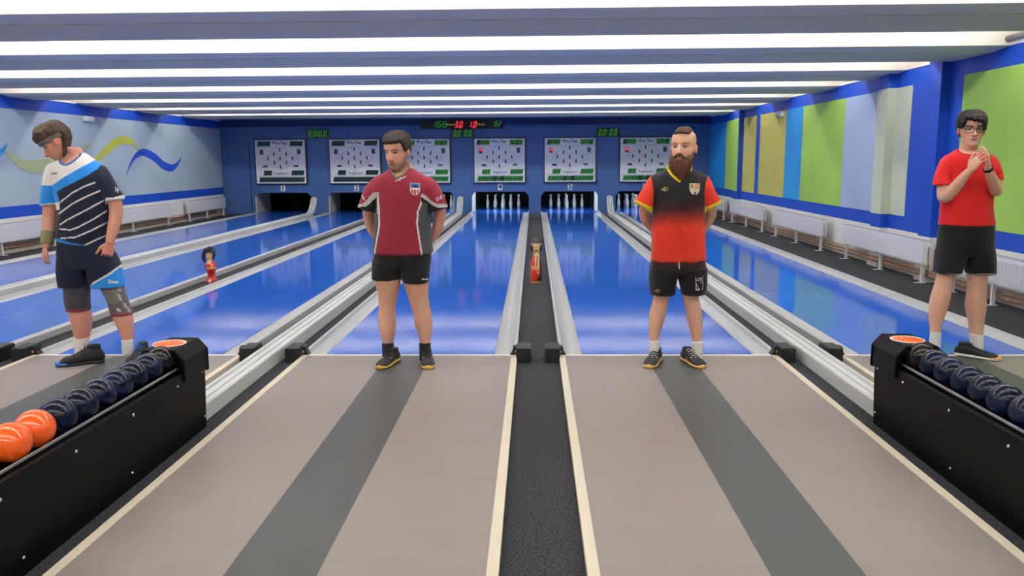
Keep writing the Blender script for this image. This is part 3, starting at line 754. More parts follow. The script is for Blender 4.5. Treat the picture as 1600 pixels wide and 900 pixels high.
def flat(poly, m, name='print'):
    me = bpy.data.meshes.new(name); bm = bmesh.new(); vs = [bm.verts.new((x, y, 0)) for x, y in poly]; f = bm.faces.new(vs)
    bmesh.ops.triangulate(bm, faces=[f]); bmesh.ops.subdivide_edges(bm, edges=bm.edges[:], cuts=2, use_grid_fill=True)
    g = bmesh.ops.extrude_face_region(bm, geom=bm.faces[:]); 
    for e_ in g['geom']:
        if isinstance(e_, bmesh.types.BMVert): e_.co.z = .003
    bmesh.ops.recalc_face_normals(bm, faces=bm.faces[:])
    bm.to_mesh(me); bm.free(); me.materials.append(m); return me
def strokes(lines, wd, m):
    """thin drawn lines as a flat print, all in one mesh"""
    mb = MB()
    for pl in lines:
        for (ax, ay), (bx, by) in zip(pl, pl[1:]):
            n = Vector((-(by-ay), bx-ax)); n = n.normalized()*wd/2 if n.length else Vector((0, wd/2))
            mb.prism([(ax+n.x, ay+n.y), (ax-n.x, ay-n.y), (bx-n.x, by-n.y), (bx+n.x, by+n.y)], 'z', 0, .003)
    return mb.mesh('print', m)

# ---- head
HP = [(.000,.018,-.078,-.034),(.012,.036,-.088,-.018),(.03,.049,-.090,.002),(.05,.057,-.090,.025),(.075,.064,-.089,.055),(.10,.069,-.088,.078),(.125,.0715,-.085,.091),(.15,.0745,-.089,.097),(.175,.0755,-.086,.097),(.20,.070,-.072,.088),(.218,.056,-.052,.070),(.230,.036,-.030,.045),(.236,.012,-.008,.02)]
def hprof(z):
    for a, b in zip(HP, HP[1:]):
        if z <= b[0]:
            f = (z-a[0])/(b[0]-a[0]); f = max(0, min(1, f)); return [a[i]+(b[i]-a[i])*f for i in (1, 2, 3)]
    return HP[-1][1:]
def hsurf(a, z, t=0):
    """a: angle from the front (+ towards image right), z above the chin, t: offset outwards"""
    w_, f, b = hprof(z); c = (f+b)/2; h = (b-f)/2; e_ = 2/2.25
    sa, ca = math.sin(a), math.cos(a)
    x = (w_+t)*math.copysign(abs(sa)**e_, sa); y = c-(h+t)*math.copysign(abs(ca)**e_, ca); return Vector((x, y, z))
def g(x, s_): return math.exp(-(x/s_)**2)
def head_soup(mb, M, fat=1.0):
    nz, na = 66, 72; vs = []
    for k in range(nz+1):
        z = .236*(1-math.cos(math.pi*k/nz))/2
        for i in range(na):
            a = 2*math.pi*i/na; p = hsurf(a, z)
            if math.cos(a) > 0:
                d = 0
                for s_ in (-1, 1):
                    d -= .0115*g(p.x-s_*.032, .018)*g(z-.119, .012)     # eye sockets
                    d += .004*g(p.x-s_*.034, .02)*g(z-.140, .007)        # brow
                    d += .004*g(p.x-s_*.045, .016)*g(z-.088, .016)       # cheek bones
                d -= .0025*g(p.x, .02)*g(z-.037, .006); d += .004*g(p.x, .018)*g(z-.018, .012)
                d += .003*g(p.x, .028)*g(z-.055, .014)
                p.y -= d*1.0
            if fat != 1 and z < .11: p.x *= 1+(fat-1)*(1-z/.11)
            vs.append(M@p)
    fs = []
    for k in range(nz):
        for i in range(na): j = (i+1) % na; fs.append((k*na+i, k*na+j, (k+1)*na+j, (k+1)*na+i))
    fs.append(tuple(reversed(range(na)))); fs.append(tuple(nz*na+i for i in range(na))); mb.add(vs, fs, True)
    R3 = M.to_3x3(); s_ = R3.col[0].length
    q = lambda x, y, z: M@Vector((x, y, z))
    limb(mb, [(q(0,-.082,.132), .006*s_), (q(0,-.091,.115), .0075*s_), (q(0,-.102,.096), .009*s_), (q(0,-.109,.084), .0115*s_), (q(0,-.098,.078), .010*s_)], 12, 4)
    for e_ in (-1, 1):
        mb.ell(q(e_*.0125,-.097,.081), (.0085*s_,.010*s_,.0075*s_), nu=12, nv=8)
        # ear
        E = R3.normalized()@Matrix.Rotation(e_*.35, 3, 'Z')@Matrix.Rotation(-.12, 3, 'X')
        mb.ell(q(e_*.078, .006, .108), (.0075*s_, .017*s_, .031*s_), E, 14, 10)
        mb.ell(q(e_*.081, .016, .112), (.007*s_, .011*s_, .027*s_), E, 12, 8)
    Rn = R3.normalized()
    mb.ell(q(0,-.0895,.0595), (.023*s_,.009*s_,.0048*s_), Rn, 16, 8); mb.ell(q(0,-.0885,.0505), (.019*s_,.010*s_,.0058*s_), Rn, 16, 8)
def shell(name, M, tf, m, parent, na=110, nz=84, zlo=0.0, zhi=.236, rough=.0, nsc=60, lump=0):
    """closed surface over the skull; offset tf(a, z) < 0 hides inside the head"""
    mb = MB(); vs = []
    for k in range(nz+1):
        z = zlo+(zhi-zlo)*(1-math.cos(math.pi*k/nz))/2
        for i in range(na):
            a = 2*math.pi*i/na; aa = a if a <= math.pi else a-2*math.pi
            t = tf(aa, z); p = hsurf(a, z, t)
            top = max(0, (z-.17)/.066); 
            if t > 0: p.z += t*top**.7
            else: p.z -= .012*top
            if t > 0 and rough:
                nn = noise.noise(Vector((p.x*nsc, p.y*nsc, p.z*nsc*.35)))+.6*noise.noise(Vector((p.x*nsc*2.3, p.y*nsc*2.3, p.z*nsc*.8)))
                c = Vector((0, 0, .12)); p = p+(p-c).normalized()*rough*nn
            vs.append(M@p)
    fs = []
    for k in range(nz):
        for i in range(na): j = (i+1) % na; fs.append((k*na+i, k*na+j, (k+1)*na+j, (k+1)*na+i))
    fs.append(tuple(reversed(range(na)))); fs.append(tuple(nz*na+i for i in range(na))); mb.add(vs, fs, True)
    return mb.build(name, m, parent)
def hairmat(name, c1, c2):
    m = bpy.data.materials.new(name); m.use_nodes = True; nt = m.node_tree; b = nt.nodes['Principled BSDF']
    tc = nt.nodes.new('ShaderNodeTexCoord'); mp = nt.nodes.new('ShaderNodeMapping'); mp.inputs['Scale'].default_value = (1, 1, .25)
    n = nt.nodes.new('ShaderNodeTexNoise'); n.inputs['Scale'].default_value = 170; n.inputs['Detail'].default_value = 3
    nt.links.new(tc.outputs['Object'], mp.inputs[0]); nt.links.new(mp.outputs[0], n.inputs['Vector'])
    r = nt.nodes.new('ShaderNodeValToRGB'); r.color_ramp.elements[0].position = .35; r.color_ramp.elements[1].position = .68
    r.color_ramp.elements[0].color = (*lin(c1), 1); r.color_ramp.elements[1].color = (*lin(c2), 1)
    nt.links.new(n.outputs[0], r.inputs[0]); nt.links.new(r.outputs[0], b.inputs['Base Color'])
    bp = nt.nodes.new('ShaderNodeBump'); bp.inputs['Strength'].default_value = .7; bp.inputs['Distance'].default_value = .004
    nt.links.new(n.outputs[0], bp.inputs['Height']); nt.links.new(bp.outputs[0], b.inputs['Normal'])
    b.inputs['Roughness'].default_value = .6; return m
m_eyew = mat('eye_white', 'b5aca6', .25); m_iris = mat('iris_dark', '2a2320', .2)
def eyes(M, parent, look=-.25):
    R3 = M.to_3x3(); s_ = R3.col[0].length; Rn = R3.normalized()
    for e_ in (-1, 1):
        c = M@Vector((e_*.0325, -.0655, .1185))
        o = MB().ell(c, (.0135*s_, .0125*s_, .0072*s_), Rn, 20, 12).build('eye', m_eyew, parent)
        c2 = M@Vector((e_*.0325+math.sin(look)*.006, -.0735, .1188))
        MB().ell(c2, (.0056*s_, .0052*s_, .0056*s_), Rn, 14, 8).build('iris', m_iris, o)
def hand(mb, w_, d, n, t, curl=(.5,.5,.5,.6), thumb=.6, size=1.0, spread=.12):
    """w_: wrist, d: towards the fingers, n: back of the hand, t: thumb side; curl per finger bends towards the palm"""
    d = d.normalized(); n = (n-d*n.dot(d)).normalized(); t = (t-d*t.dot(d)-n*t.dot(n)).normalized(); s_ = size
    r = lambda a, hw, ht: (w_+d*a*s_, t*hw*s_, n*ht*s_)
    loft(mb, [r(-.02,.027,.020), r(.0,.027,.019), r(.03,.036,.017), (w_+d*.065*s_+t*.001, t*.041*s_, n*.0145*s_), r(.088,.040,.012)], 16, 3, .7, 2.4)
    for i, (off, L_, r0) in enumerate(((.031,.068,.0085),(.0105,.077,.0088),(-.0105,.071,.0084),(-.0305,.056,.0076))):
        b = w_+d*.083*s_+t*off*s_; dirn = (d+t*(off/.03)*spread).normalized(); c = curl[i]; pts = [(b, r0*s_)]; ang = c*.6
        for q, fr in enumerate((.45, .30, .25)):
            v = dirn*math.cos(ang)-n*math.sin(ang); b = b+v*L_*fr*s_; pts.append((b, r0*s_*(1-.1*(q+1)))); ang += c
        limb(mb, pts, 10, 3)
    b = w_+d*.022*s_+t*.026*s_; v1 = (d*.75+t*.75-n*.25*thumb).normalized(); b1 = b+v1*.036*s_; v2 = (d*.95+t*.35-n*.45*thumb).normalized(); b2 = b1+v2*.032*s_; b3 = b2+(v2-n*.25*thumb).normalized()*.025*s_
    limb(mb, [(b, .0135*s_), (b1, .0115*s_), (b2, .0098*s_), (b3, .008*s_)], 12, 3)
def shoe(parent, heel, toe, c_up, c_sole, c_toe=None, hi=1.0, L_=None, marks=None, label=None, lace='1a1a1a', solez=.026):
    heel = Vector(heel); toe = Vector(toe); f = (toe-heel); f.z = 0; L0 = f.length; f.normalize(); L_ = L_ or L0; s_ = Vector((-f.y, f.x, 0)); up = Vector((0,0,1)); k = L_/.295
    def sec(mb, rows, z0):
        rings = []
        for x, hw, h in rows: h = h*hi if h > .04 else h; rings.append((heel+f*x*k+up*(z0+(h-z0)/2), s_*hw*k*1.04, up*((h-z0)/2)))
        loft(mb, rings, 20, 4, .8, 2.5)
    mb = MB(); sec(mb, [(.006,.028,.075),(.03,.037,.088),(.07,.038,.092),(.105,.038,.092),(.14,.041,.078),(.175,.045,.064),(.21,.049,.055),(.25,.047,.047),(.28,.034,.039),(.288,.02,.033)], .014)
    c = heel+f*.055*k
    loft(mb, [(c+up*.05, f*.048*k, s_*.034*k), (c+up*.085, f*.048*k, s_*.034*k), (c+up*.105*hi, f*.045*k, s_*.033*k)], 20, 4, .3)
    me = fuse(mb, .005, 3); m = mat('shoe_upper_'+c_up, c_up, .7, bump=.3, bscale=300); me.materials.append(m); o = place('shoe', me, parent)
    mb = MB(); sec(mb, [(-.002,.026,solez),(.03,.040,solez),(.09,.038,solez),(.14,.040,solez),(.20,.050,solez),(.25,.049,solez),(.285,.036,solez+.002),(.297,.018,solez+.006)], .0)
    mb.build('sole', mat('sole_'+c_sole, c_sole, .6), o)
    if c_toe:
        mb = MB(); sec(mb, [(.235,.050,solez+.008),(.27,.044,solez+.01),(.295,.026,solez+.013),(.303,.012,solez+.010)], .002); mb.build('toe_cap', mat('sole_'+c_toe, c_toe, .6), o)
    ml = mat('lace_'+lace, lace, .8)
    for q in range(4):
        x = (.115+.022*q)*k; h = (.095-.0115*q)*hi
        MB().tube([heel+f*x+s_*.024*k+up*(h-.008), heel+f*(x+.004)+up*(h+.001), heel+f*x-s_*.024*k+up*(h-.008)], .0032, 6).build('lace', ml, o)
    b = heel+f*.11*k+up*.1*hi
    MB().tube([b, b+s_*.02+up*.012, b+s_*.035+up*.0, b+s_*.02-up*.01, b, b-s_*.02+up*.012, b-s_*.035, b-s_*.02-up*.012], .0022, 6).build('lace_bow', ml, o)
    if marks:
        for sd in (-1, 1):
            for q in range(3):
                x = (.12+.022*q)*k
                hw = .040*k
                MB().tube([heel+f*x+s_*sd*(hw+.0005)+up*.03, heel+f*(x+.006)+s_*sd*(hw-.001)+up*.048, heel+f*(x+.014)+s_*sd*(hw-.011)+up*.064], .0035, 6).build('side_stripe', mat('mark_'+marks, marks, .6), o)
    return o
def sock(parent, rings, c, bands=None):
    mb = MB(); loft(mb, rings, 20, 4, .3); me = mb.mesh('sock', m_cloth); paint(me, lambda p, n: c); return place('sock', me, parent)
def grow(rings, d): return [(c, a*(1+d/a.length), b*(1+d/b.length)) for c, a, b in rings]
def cutneck(me, poly, Yc, nx, ny, nr, ztop):
    """open the shirt at the neck"""
    bm = bmesh.new(); bm.from_mesh(me); dele = []
    for v in bm.verts:
        x, y = PX(v.co)
        if (v.co.y < Yc+.01 and inpoly(x, y, poly)) or (math.hypot(v.co.x-nx, v.co.y-ny) < nr and v.co.z > ztop): dele.append(v)
    bmesh.ops.delete(bm, geom=dele, context='VERTS'); bm.to_mesh(me); bm.free()
    return me
def thick(me, t=.004):
    o = bpy.data.objects.new('t', me); COL.objects.link(o); m = o.modifiers.new('s', 'SOLIDIFY'); m.thickness = t; m.offset = -1
    dg = bpy.context.evaluated_depsgraph_get(); out = bpy.data.meshes.new_from_object(o.evaluated_get(dg)); bpy.data.objects.remove(o); return out
def collar(bvh, pl, m, parent, wd=.012, th=.0045, name='collar', off=.001, back=None):
    """band along the neckline; back: (centre, radius, z) closes it round the nape"""
    pts = []
    for (ax, ay), (bx, by) in zip(pl, pl[1:]):
        n = max(2, int(math.hypot(bx-ax, by-ay)/2.0))
        for q in range(n): pts.append((ax+(bx-ax)*q/n, ay+(by-ay)*q/n))
    pts.append(pl[-1]); W = []
    for x, y in pts:
        h = hit(bvh, x, y, off)
        if h: W.append(h)
    if back:
        c, r, z = back; a0 = W[-1][0]; a1 = W[0][0]; N = 9
        t0 = math.atan2(a0.y-c.y, a0.x-c.x); t1 = math.atan2(a1.y-c.y, a1.x-c.x)
        while t1 < t0: t1 += 2*math.pi
        for q in range(1, N):
            f = q/N; t = t0+(t1-t0)*f; rr = r*math.sin(math.pi*f)+((a0-c).to_2d().length*(1-f)+(a1-c).to_2d().length*f)*(1-math.sin(math.pi*f))
            zz = (a0.z*(1-f)+a1.z*f)*(1-math.sin(math.pi*f))+z*math.sin(math.pi*f)
            W.append((Vector((c.x+rr*math.cos(t), c.y+rr*math.sin(t), zz)), Vector((math.cos(t), math.sin(t), .3)).normalized()))
    rings = []; n = len(W); vs = []; fs = []; K = 8
    for i, (p, nn) in enumerate(W):
        q0 = W[i-1][0] if (i or back) else p; q1 = W[(i+1) % n][0] if (i < n-1 or back) else p
        t = (q1-q0).normalized(); s_ = nn.cross(t).normalized()
        for k in range(K):
            an = 2*math.pi*k/K; vs.append(p+s_*math.cos(an)*wd/2+nn*math.sin(an)*th)
    for i in range(n if back else n-1):
        for k in range(K): j = (i+1) % n; l = (k+1) % K; fs.append((i*K+k, i*K+l, j*K+l, j*K+k))
    if not back: fs += [tuple(reversed(range(K))), tuple((n-1)*K+k for k in range(K))]
    return MB().add(vs, fs, True).build(name, m, parent)
def headM(px, py, Y, yaw, pitch, roll, s_):
    """head frame: the middle of the head (halfway up) sits at the measured spot"""
    R = Matrix.Rotation(math.radians(yaw), 4, 'Z')@Matrix.Rotation(math.radians(roll), 4, 'Y')@Matrix.Rotation(math.radians(pitch), 4, 'X')
    return Matrix.Translation(P(px, py, Y))@R@Matrix.Scale(s_, 4)@Matrix.Translation((0, 0, -.118))
def skinpaint(M, base, lip, brow, stubble=None, warm=None, browz=.141, ear=None, lash=True, nobrow=False, extra=None):
    Mi = M.inverted(); b0 = [int(base[i:i+2], 16) for i in (0, 2, 4)]
    def hx(c): return '%02x%02x%02x' % tuple(max(0, min(255, int(v))) for v in c)
    def mixc(c, d, f): d = [int(d[i:i+2], 16) for i in (0, 2, 4)] if isinstance(d, str) else d; return [x+(y-x)*f for x, y in zip(c, d)]
    def fn(p, n):
        q = Mi@p; c = list(b0)
        k = noise.noise(Vector(p)*14)*5; c = [x+k for x in c]; c = mixc(c, (c[0]+4, c[1]-16, c[2]-14), max(0, noise.noise(Vector(p)*5+Vector((9, 3, 1))))*.9)
        if -.02 < q.z < .24 and abs(q.x) < .1 and abs(q.y) < .13:
            fr = q.y < -.045
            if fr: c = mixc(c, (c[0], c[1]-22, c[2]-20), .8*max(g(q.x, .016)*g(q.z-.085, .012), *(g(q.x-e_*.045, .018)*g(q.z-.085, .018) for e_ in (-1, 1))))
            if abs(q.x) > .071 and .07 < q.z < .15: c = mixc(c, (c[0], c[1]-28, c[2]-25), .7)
            if stubble and q.y < .03:
                jw = max(0, min(1, (.072-q.z+.25*abs(q.x)*(.4 if q.y < -.05 else 1.2))/.022)); jw *= .55+.45*g(q.z-.02, .03)
                if g(q.x, .022)*g(q.z-.068, .006) > .4: jw = max(jw, .6)
                c = mixc(c, stubble, .55*jw)
            if fr and g(q.x, .021)*g(q.z-.0555, .0085) > .40 and q.y < -.075: c = mixc(c, lip, .75)
            if fr and abs(q.x) < .02 and abs(q.z-.0552) < .0016: c = mixc(c, '5a2a24', .4)
            if fr and not nobrow:
                ax = abs(q.x); bz = browz+.004*g(ax-.036, .016)
                if .013 < ax < .055 and abs(q.z-bz) < .0042: c = mixc(c, brow, .8)
            if fr:
                ax = abs(q.x)
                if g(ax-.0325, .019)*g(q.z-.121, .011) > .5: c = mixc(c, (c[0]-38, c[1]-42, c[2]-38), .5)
                if lash and .019 < ax < .048 and abs(q.z-(.1255-.9*(ax-.032)**2*20)) < .0028: c = mixc(c, '3a241c', .8)
                if .004 < ax < .014 and abs(q.z-.0755) < .0028 and q.y < -.088: c = mixc(c, '4a2520', .7)
        if extra: c = extra(p, c, mixc)
        c = [round(v/3)*3 for v in c]
        return hx(c)
    return fn
def bend(M, x, y, z): return M@Vector((x, y, z))
V = Vector
def build_person(base, label, D):
    root = thing('person', base, label, 'person')
    Y = D['Y']; M = D['M']
    # --- body: one continuous skin surface
    mb = MB()
    T = D['torso']; inner = [(c, a*((a.length-.014)/a.length), b*((b.length-.014)/b.length)) for c, a, b in T]
    loft(mb, inner+D['pelvis'], 28, 4, .4, 2.3); loft(mb, D['neck'], 20, 4, .3)
    for L_ in D['legs']: loft(mb, L_, 22, 4, .5)
    for pts in D['arms']: limb(mb, pts, 18, 5, .5)
    for h in D['hands']: hand(mb, *h[0], **h[1])
    head_soup(mb, M, D.get('fat', 1))
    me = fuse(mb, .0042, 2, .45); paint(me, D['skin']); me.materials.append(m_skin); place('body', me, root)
    # --- shirt
    mb = MB(); loft(mb, T, 36, 5, .25, 2.35)
    for sl in D['sleeves']: loft(mb, sl, 24, 5, .12, 2.1)
    for ex in D.get('shirt_extra', []): loft(mb, ex, 24, 5, .5)
    me = fuse(mb, .0055, 5, .5); folds(me, D.get('fold', .0035), D.get('foldf'), sc=D.get('fsc', 8))
    me.update(); bm = bmesh.new(); bm.from_mesh(me); bvh = BVHTree.FromBMesh(bm); bm.free()
    me = cutneck(me, *D['neckcut']); me = thick(me, .004); paint(me, D['shirt']); me.materials.clear(); me.materials.append(m_cloth); sh = place('shirt', me, root)
    for m_, wd, off, pl, bk in D['collars']: collar(bvh, pl, m_, sh, wd, .0035, off=off, back=bk)
    for fn in D.get('prints', []): 
        pm_ = fn(bvh); place(pm_[0], pm_[1], sh)
    # --- shorts
    mb = MB(); loft(mb, D['shorts'][0], 32, 4, .2, 2.4)
    for L_ in D['shorts'][1:]: loft(mb, L_, 26, 4, .08, 2.3)
    me = fuse(mb, .0055, 9, .5); folds(me, .003, None, 8); me.update(); bm = bmesh.new(); bm.from_mesh(me); bvs = BVHTree.FromBMesh(bm); bm.free()
    paint(me, D['shortsp']); me.materials.append(m_cloth); so = place('shorts', me, root)
    for fn in D.get('sprints', []):
        pm_ = fn(bvs); place(pm_[0], pm_[1], so)
    for s_ in D['socks']: sock(root, *s_)
    for s_ in D['shoes']: shoe(root, **s_)
    return root, bvh
def legs(rows, Y, dy=0, r=1.0, bulge=True, taper=True):
    out = []
    n = len(rows)
    for i, (xl, xr, y) in enumerate(rows):
        c, a, b = hr(xl, xr, y, Y, 1)
        if taper and i >= n-2: a = a*.84
        w_ = a.length; out.append((c+V((0, dy+(.012*math.sin(math.pi*i/(n-1)) if bulge else 0), 0)), a, V((0, w_*1.06*r, 0))))
    return out
def txt(s_, px, py, sc, m, rot=0, bold=0, shear=0, name='lettering', squeeze=1, dd=.0):
    return lambda bvh: (name, print2d(textmesh(s_, 1, m, bold=bold, shear=shear, depth=.001, squeeze=squeeze), bvh, px, py, sc, rot))
def poly(pts, m, name, off=.0025):
    return lambda bvh: (name, print2d(flat([(x, -y) for x, y in pts], m, name), bvh, 0, 0, 1, 0, off))
def lines(ls, wd, m, name, off=.003):
    return lambda bvh: (name, print2d(strokes([[(x, -y) for x, y in l] for l in ls], wd, m), bvh, 0, 0, 1, 0, off))
def fl(c): return mat('print_'+c, c, .7)

# ================= man in maroon
Y = -.2
M = headM(621, 235.5, Y-.02, -27, 15, 0, 1.10)
mar, blk, gry, wht = '8e2236', '15141a', '4a484f', 'dcd8d6'
TB = [hr(606,646,264,Y,.055,.02), hr(598,655,270,Y,.07,.01), hr(584,668,277,Y,.09), hr(577,679,287,Y,.105), hr(583,677,303,Y,.118), hr(586,674,325,Y,.125), hr(586,673,350,Y,.13), hr(584,674,375,Y,.135), hr(582,677,394,Y,.135)]
hemL = [(559,325),(575,328),(590,331)]; hemR = [(668,331),(684,329),(699,323)]
lnL = [(587.5,300),(588,307),(592,321),(592.5,353),(589,372),(585.5,394)]; lnR = [(660,305),(658.5,316),(653,330),(651.6,349),(655,372),(659,397)]
def shirtB(p, n):
    x, y = PX(p)
    if n.y > .35 and p.y > Y+.05: return gry if (x < 590 or x > 655) else mar
    if x < 592 and y < 334:      # left sleeve
        b1 = yat(x, [(559,319),(566,318.5),(573,313),(580,304),(585,300)]); b2 = yat(x, [(559,323.5),(573,322),(582,313),(588,308)])
        if y > b2 and (x < 589) and y > 308: return blk
        if y > b1: return 'b4afad' if y < b2-1.3 else wht
        return mar
    if x > 658 and y < 336 and y > 298 and (x > 668 or y < 317):
        b1 = yat(x, [(660,303),(666,306),(673,313),(682,318),(700,319)]); b2 = yat(x, [(660,308),(668,314),(676,321),(686,324.5),(700,323.5)])
        if y > b2: return blk
        if y > b1: return 'b4afad' if y < b2-1.5 else wht
        return mar
    if y > 302:
        l = xat(y, lnL); r = xat(y, lnR)
        if abs(x-l) < 1.2 or abs(x-r) < 1.3: return wht
        if x < l or x > r: return gry
    return mar
nkB = [(607,259),(609,264),(613.5,271.5),(620,279.5),(628,274.5),(636,266),(640,258)]
LEG1 = [(586,627,425),(587,626,442),(590,622,460),(591.5,618,478),(590.5,618,492),(590.5,619,505),(593.5,617.5,520),(598,614,535),(598,614,548),(599,613,560)]
LEG2 = [(630,671,425),(632,669.5,446),(636,669,460),(641.5,671,478),(646,674,492),(647,675,505),(652,674.5,520),(656,672,535),(656,672,548),(657,671,560)]
m_mar = mat('trim_dark_maroon', '2a1018', .8); m_crm = mat('trim_cream', 'cfc6b4', .8)
def heelof(px, py, ang, L_=.30):
    """shoe from its toe tip on the floor; ang: heading of the toe, 0 = towards the camera, + = image right"""
    v = _fw + _r2*((px-800)/FPX) - _u2*((py-450)/FPX); t = CAM+v*(-CAM.z/v.z); a = math.radians(ang)
    d = V((math.sin(a), -math.cos(a), 0)); t.z = 0; return dict(heel=t-d*L_, toe=t)
hB = MB
hairB = hairmat('hair_dark_brown', '1c1310', '3a2820')
D = dict(Y=Y, M=M, torso=TB, pelvis=[hr(594,664,398,Y,.10), hr(595,662,408,Y,.09)],
  neck=[(bend(M,0,.012,.05), V((.062,0,0)), V((0,.066,0))), (bend(M,0,.03,.01), V((.064,0,0)), V((0,.066,0))), hr(611,643,268,Y,.066,.02), hr(604,650,280,Y,.07)],
  legs=[legs(LEG1, Y), legs(LEG2, Y)], fat=1.1,
  arms=[[(P(588,292,Y),.040),(P(577.5,318,Y+.02),.050),(P(576.5,340,Y+.07),.044),(P(584,362,Y+.13),.040),(P(604,385,Y+.17),.030),(P(610,389,Y+.175),.028)],
        [(P(672,292,Y),.040),(P(685,318,Y+.02),.050),(P(686,342,Y+.07),.045),(P(679,366,Y+.13),.040),(P(660,388,Y+.17),.030),(P(652,392,Y+.175),.028)]],
  hands=[((P(612,390,Y+.18), V((1,.1,-.25)), V((0,1,0)), V((.2,0,1))), dict(curl=(.5,.5,.5,.5))), ((P(650,393,Y+.20), V((-1,.1,-.15)), V((0,1,.1)), V((-.2,0,1))), dict(curl=(.6,.6,.6,.6)))],
  skin=skinpaint(M, 'd3a28a', 'a86560', '4a3226', stubble='5e4436'),
  sleeves=[[er((592,275),(600,318),Y,.085), er((577,283),(593,323),Y,.085), er((566,303),(591,329),Y,.08), er((558.5,324),(591,332),Y,.075)],
           [er((668,275),(660,318),Y,.085), er((682,283),(666,323),Y,.085), er((692,303),(667,329),Y,.08), er((699.5,323),(667,332),Y,.075)]],
  shirt=shirtB, neckcut=(nkB+[(640,235),(607,235)], Y, P(625,270,Y).x, Y+.02, .068, P(0,263,Y).z), fold=.0035,
  collars=[(m_mar, .016, .0, nkB, (P(625,268,Y)+V((0,.03,0)), .072, P(0,258,Y).z)), (m_crm, .004, .0028, [(x, y+.9) for x, y in nkB], None), (m_crm, .003, .003, [(x-.4, y-1.6) for x, y in nkB], None)],
  prints=[poly([(640.3,286),(656.3,286.5),(656,299),(653.5,303.5),(648.3,306),(643.3,303.5),(640.6,299)], fl('d8d2ca'), 'crest'),
          poly([(641.2,286.8),(655.6,287.2),(655.5,293.8),(641.4,293.6)], fl('2f6db8'), 'crest_blue_field', .0045),
          poly([(643.5,292.5),(646,290),(649,288.8),(652,290.3),(654,293)], fl('1b2436'), 'crest_ship', .006),
          poly([(642.5,296.6),(645.2,296.7),(645.4,303.5),(643.2,302)], fl('b02a3a'), 'crest_stripe', .0045), poly([(647,296.7),(649.8,296.8),(649.6,305),(647.2,305)], fl('b02a3a'), 'crest_stripe', .0045), poly([(651.6,296.8),(654,296.8),(653.6,302),(651.8,303.4)], fl('b02a3a'), 'crest_stripe', .0045),
          lines([[(617.5,283.8),(624,280.5),(634.5,275.6)],[(625.5,283.5),(624.2,281),(626.2,278),(627,280.2),(629.5,277.8),(630.6,278.6),(633.5,276)]], .9, fl('e8e2e0'), 'sponsor_mark'),
          lines([[(564,305),(566.5,304),(566,308)],[(567.2,306),(568,311)],[(569.5,307.5),(568.5,312),(571,312.5)]], .9, fl('d8d2d0'), 'sleeve_lettering'),
          lines([[(683.2+2.1*math.cos(t*.7),311.2+2.6*math.sin(t*.7)) for t in range(10)],[(688,305),(687.5,311)],[(689.8,306),(689.5,311)]], 1.0, fl('d5d3dc'), 'sleeve_lettering')],
  shorts=[[hr(585,673,391,Y,.12), hr(583.5,674,404,Y,.125), hr(583,673,414,Y,.12)],
          [hr(582,633,408,Y,.115), hr(581.5,631,424,Y,.115), hr(580.8,626.8,435.5,Y,.11)], [hr(621,673,408,Y,.115), hr(625,671.5,426,Y,.115), hr(628.8,669.8,440,Y,.11)]],
  shortsp=lambda p, n: '0e0e10',
  sprints=[lines([[(658.5,437.5),(660.5,434.5),(660.2,437.3),(662.5,434.8)]], .7, fl('e6e6e6'), 'logo'), txt('brille', 665, 436.3, 3.6, fl('e6e6e6'), bold=.03, shear=.3)],
  socks=[([hr(596.5,615.5,536.5,Y,.042), hr(597,615,548,Y,.042), hr(597,615,562,Y,.04)], '241f22'), ([hr(654.5,673.5,536.5,Y,.042), hr(655,673,548,Y,.042), hr(655,673,562,Y,.04)], '241f22')],
  shoes=[dict(**heelof(593,577.5,-16), c_up='17161a', c_sole='cfa64a', marks='9a9aa0', lace='2b1c1c'), dict(**heelof(669,577.5,9), c_up='17161a', c_sole='cfa64a', marks='9a9aa0', lace='2b1c1c')])
pB, _ = build_person(P(631, 565, Y)*1, 'man in maroon jersey and black shorts standing with eyes lowered, hands behind his back', D)
def thB(a, z):
    a = abs(a); side = max(0, min(1, (a-1.05)/.35)); line = .178-.070*side-.04*max(0, min(1, (a-1.9)/.5))
    line += .004*math.sin(a*23); return -.006+.021*max(0, min(1, (z-line)/.012)) if z > line else -.008
shell('hair', M, thB, hairB, pB, rough=.0025, nsc=90)

# ================= bearded man
Y = -.2
M = headM(1068, 231, Y-.01, -26, -2, 0, 1.13)
bk, rd = '1c1b1d', 'd8341c'
TC = [hr(1043,1081,263,Y,.055,.02), hr(1033,1091,268,Y,.07,.01), hr(1020,1103,275,Y,.088), hr(1014,1108,286,Y,.10), hr(1018,1105,300,Y,.115), hr(1020,1102,325,Y,.118), hr(1019,1101,350,Y,.118), hr(1018,1101,378,Y,.122), hr(1016.5,1102.5,405,Y,.125)]
seamL = [(1016,272),(1019,285),(1021.5,300),(1020,330)]; seamR = [(1107,272),(1103,285),(1101,300),(1101.5,330)]
def mixh(a, b, f):
    f = max(0, min(1, f)); return '%02x%02x%02x' % tuple(int(round((int(a[i:i+2], 16)+(int(b[i:i+2], 16)-int(a[i:i+2], 16))*f)/4)*4) if f not in (0, 1) else int((a if f == 0 else b)[i:i+2], 16) for i in (0, 2, 4))
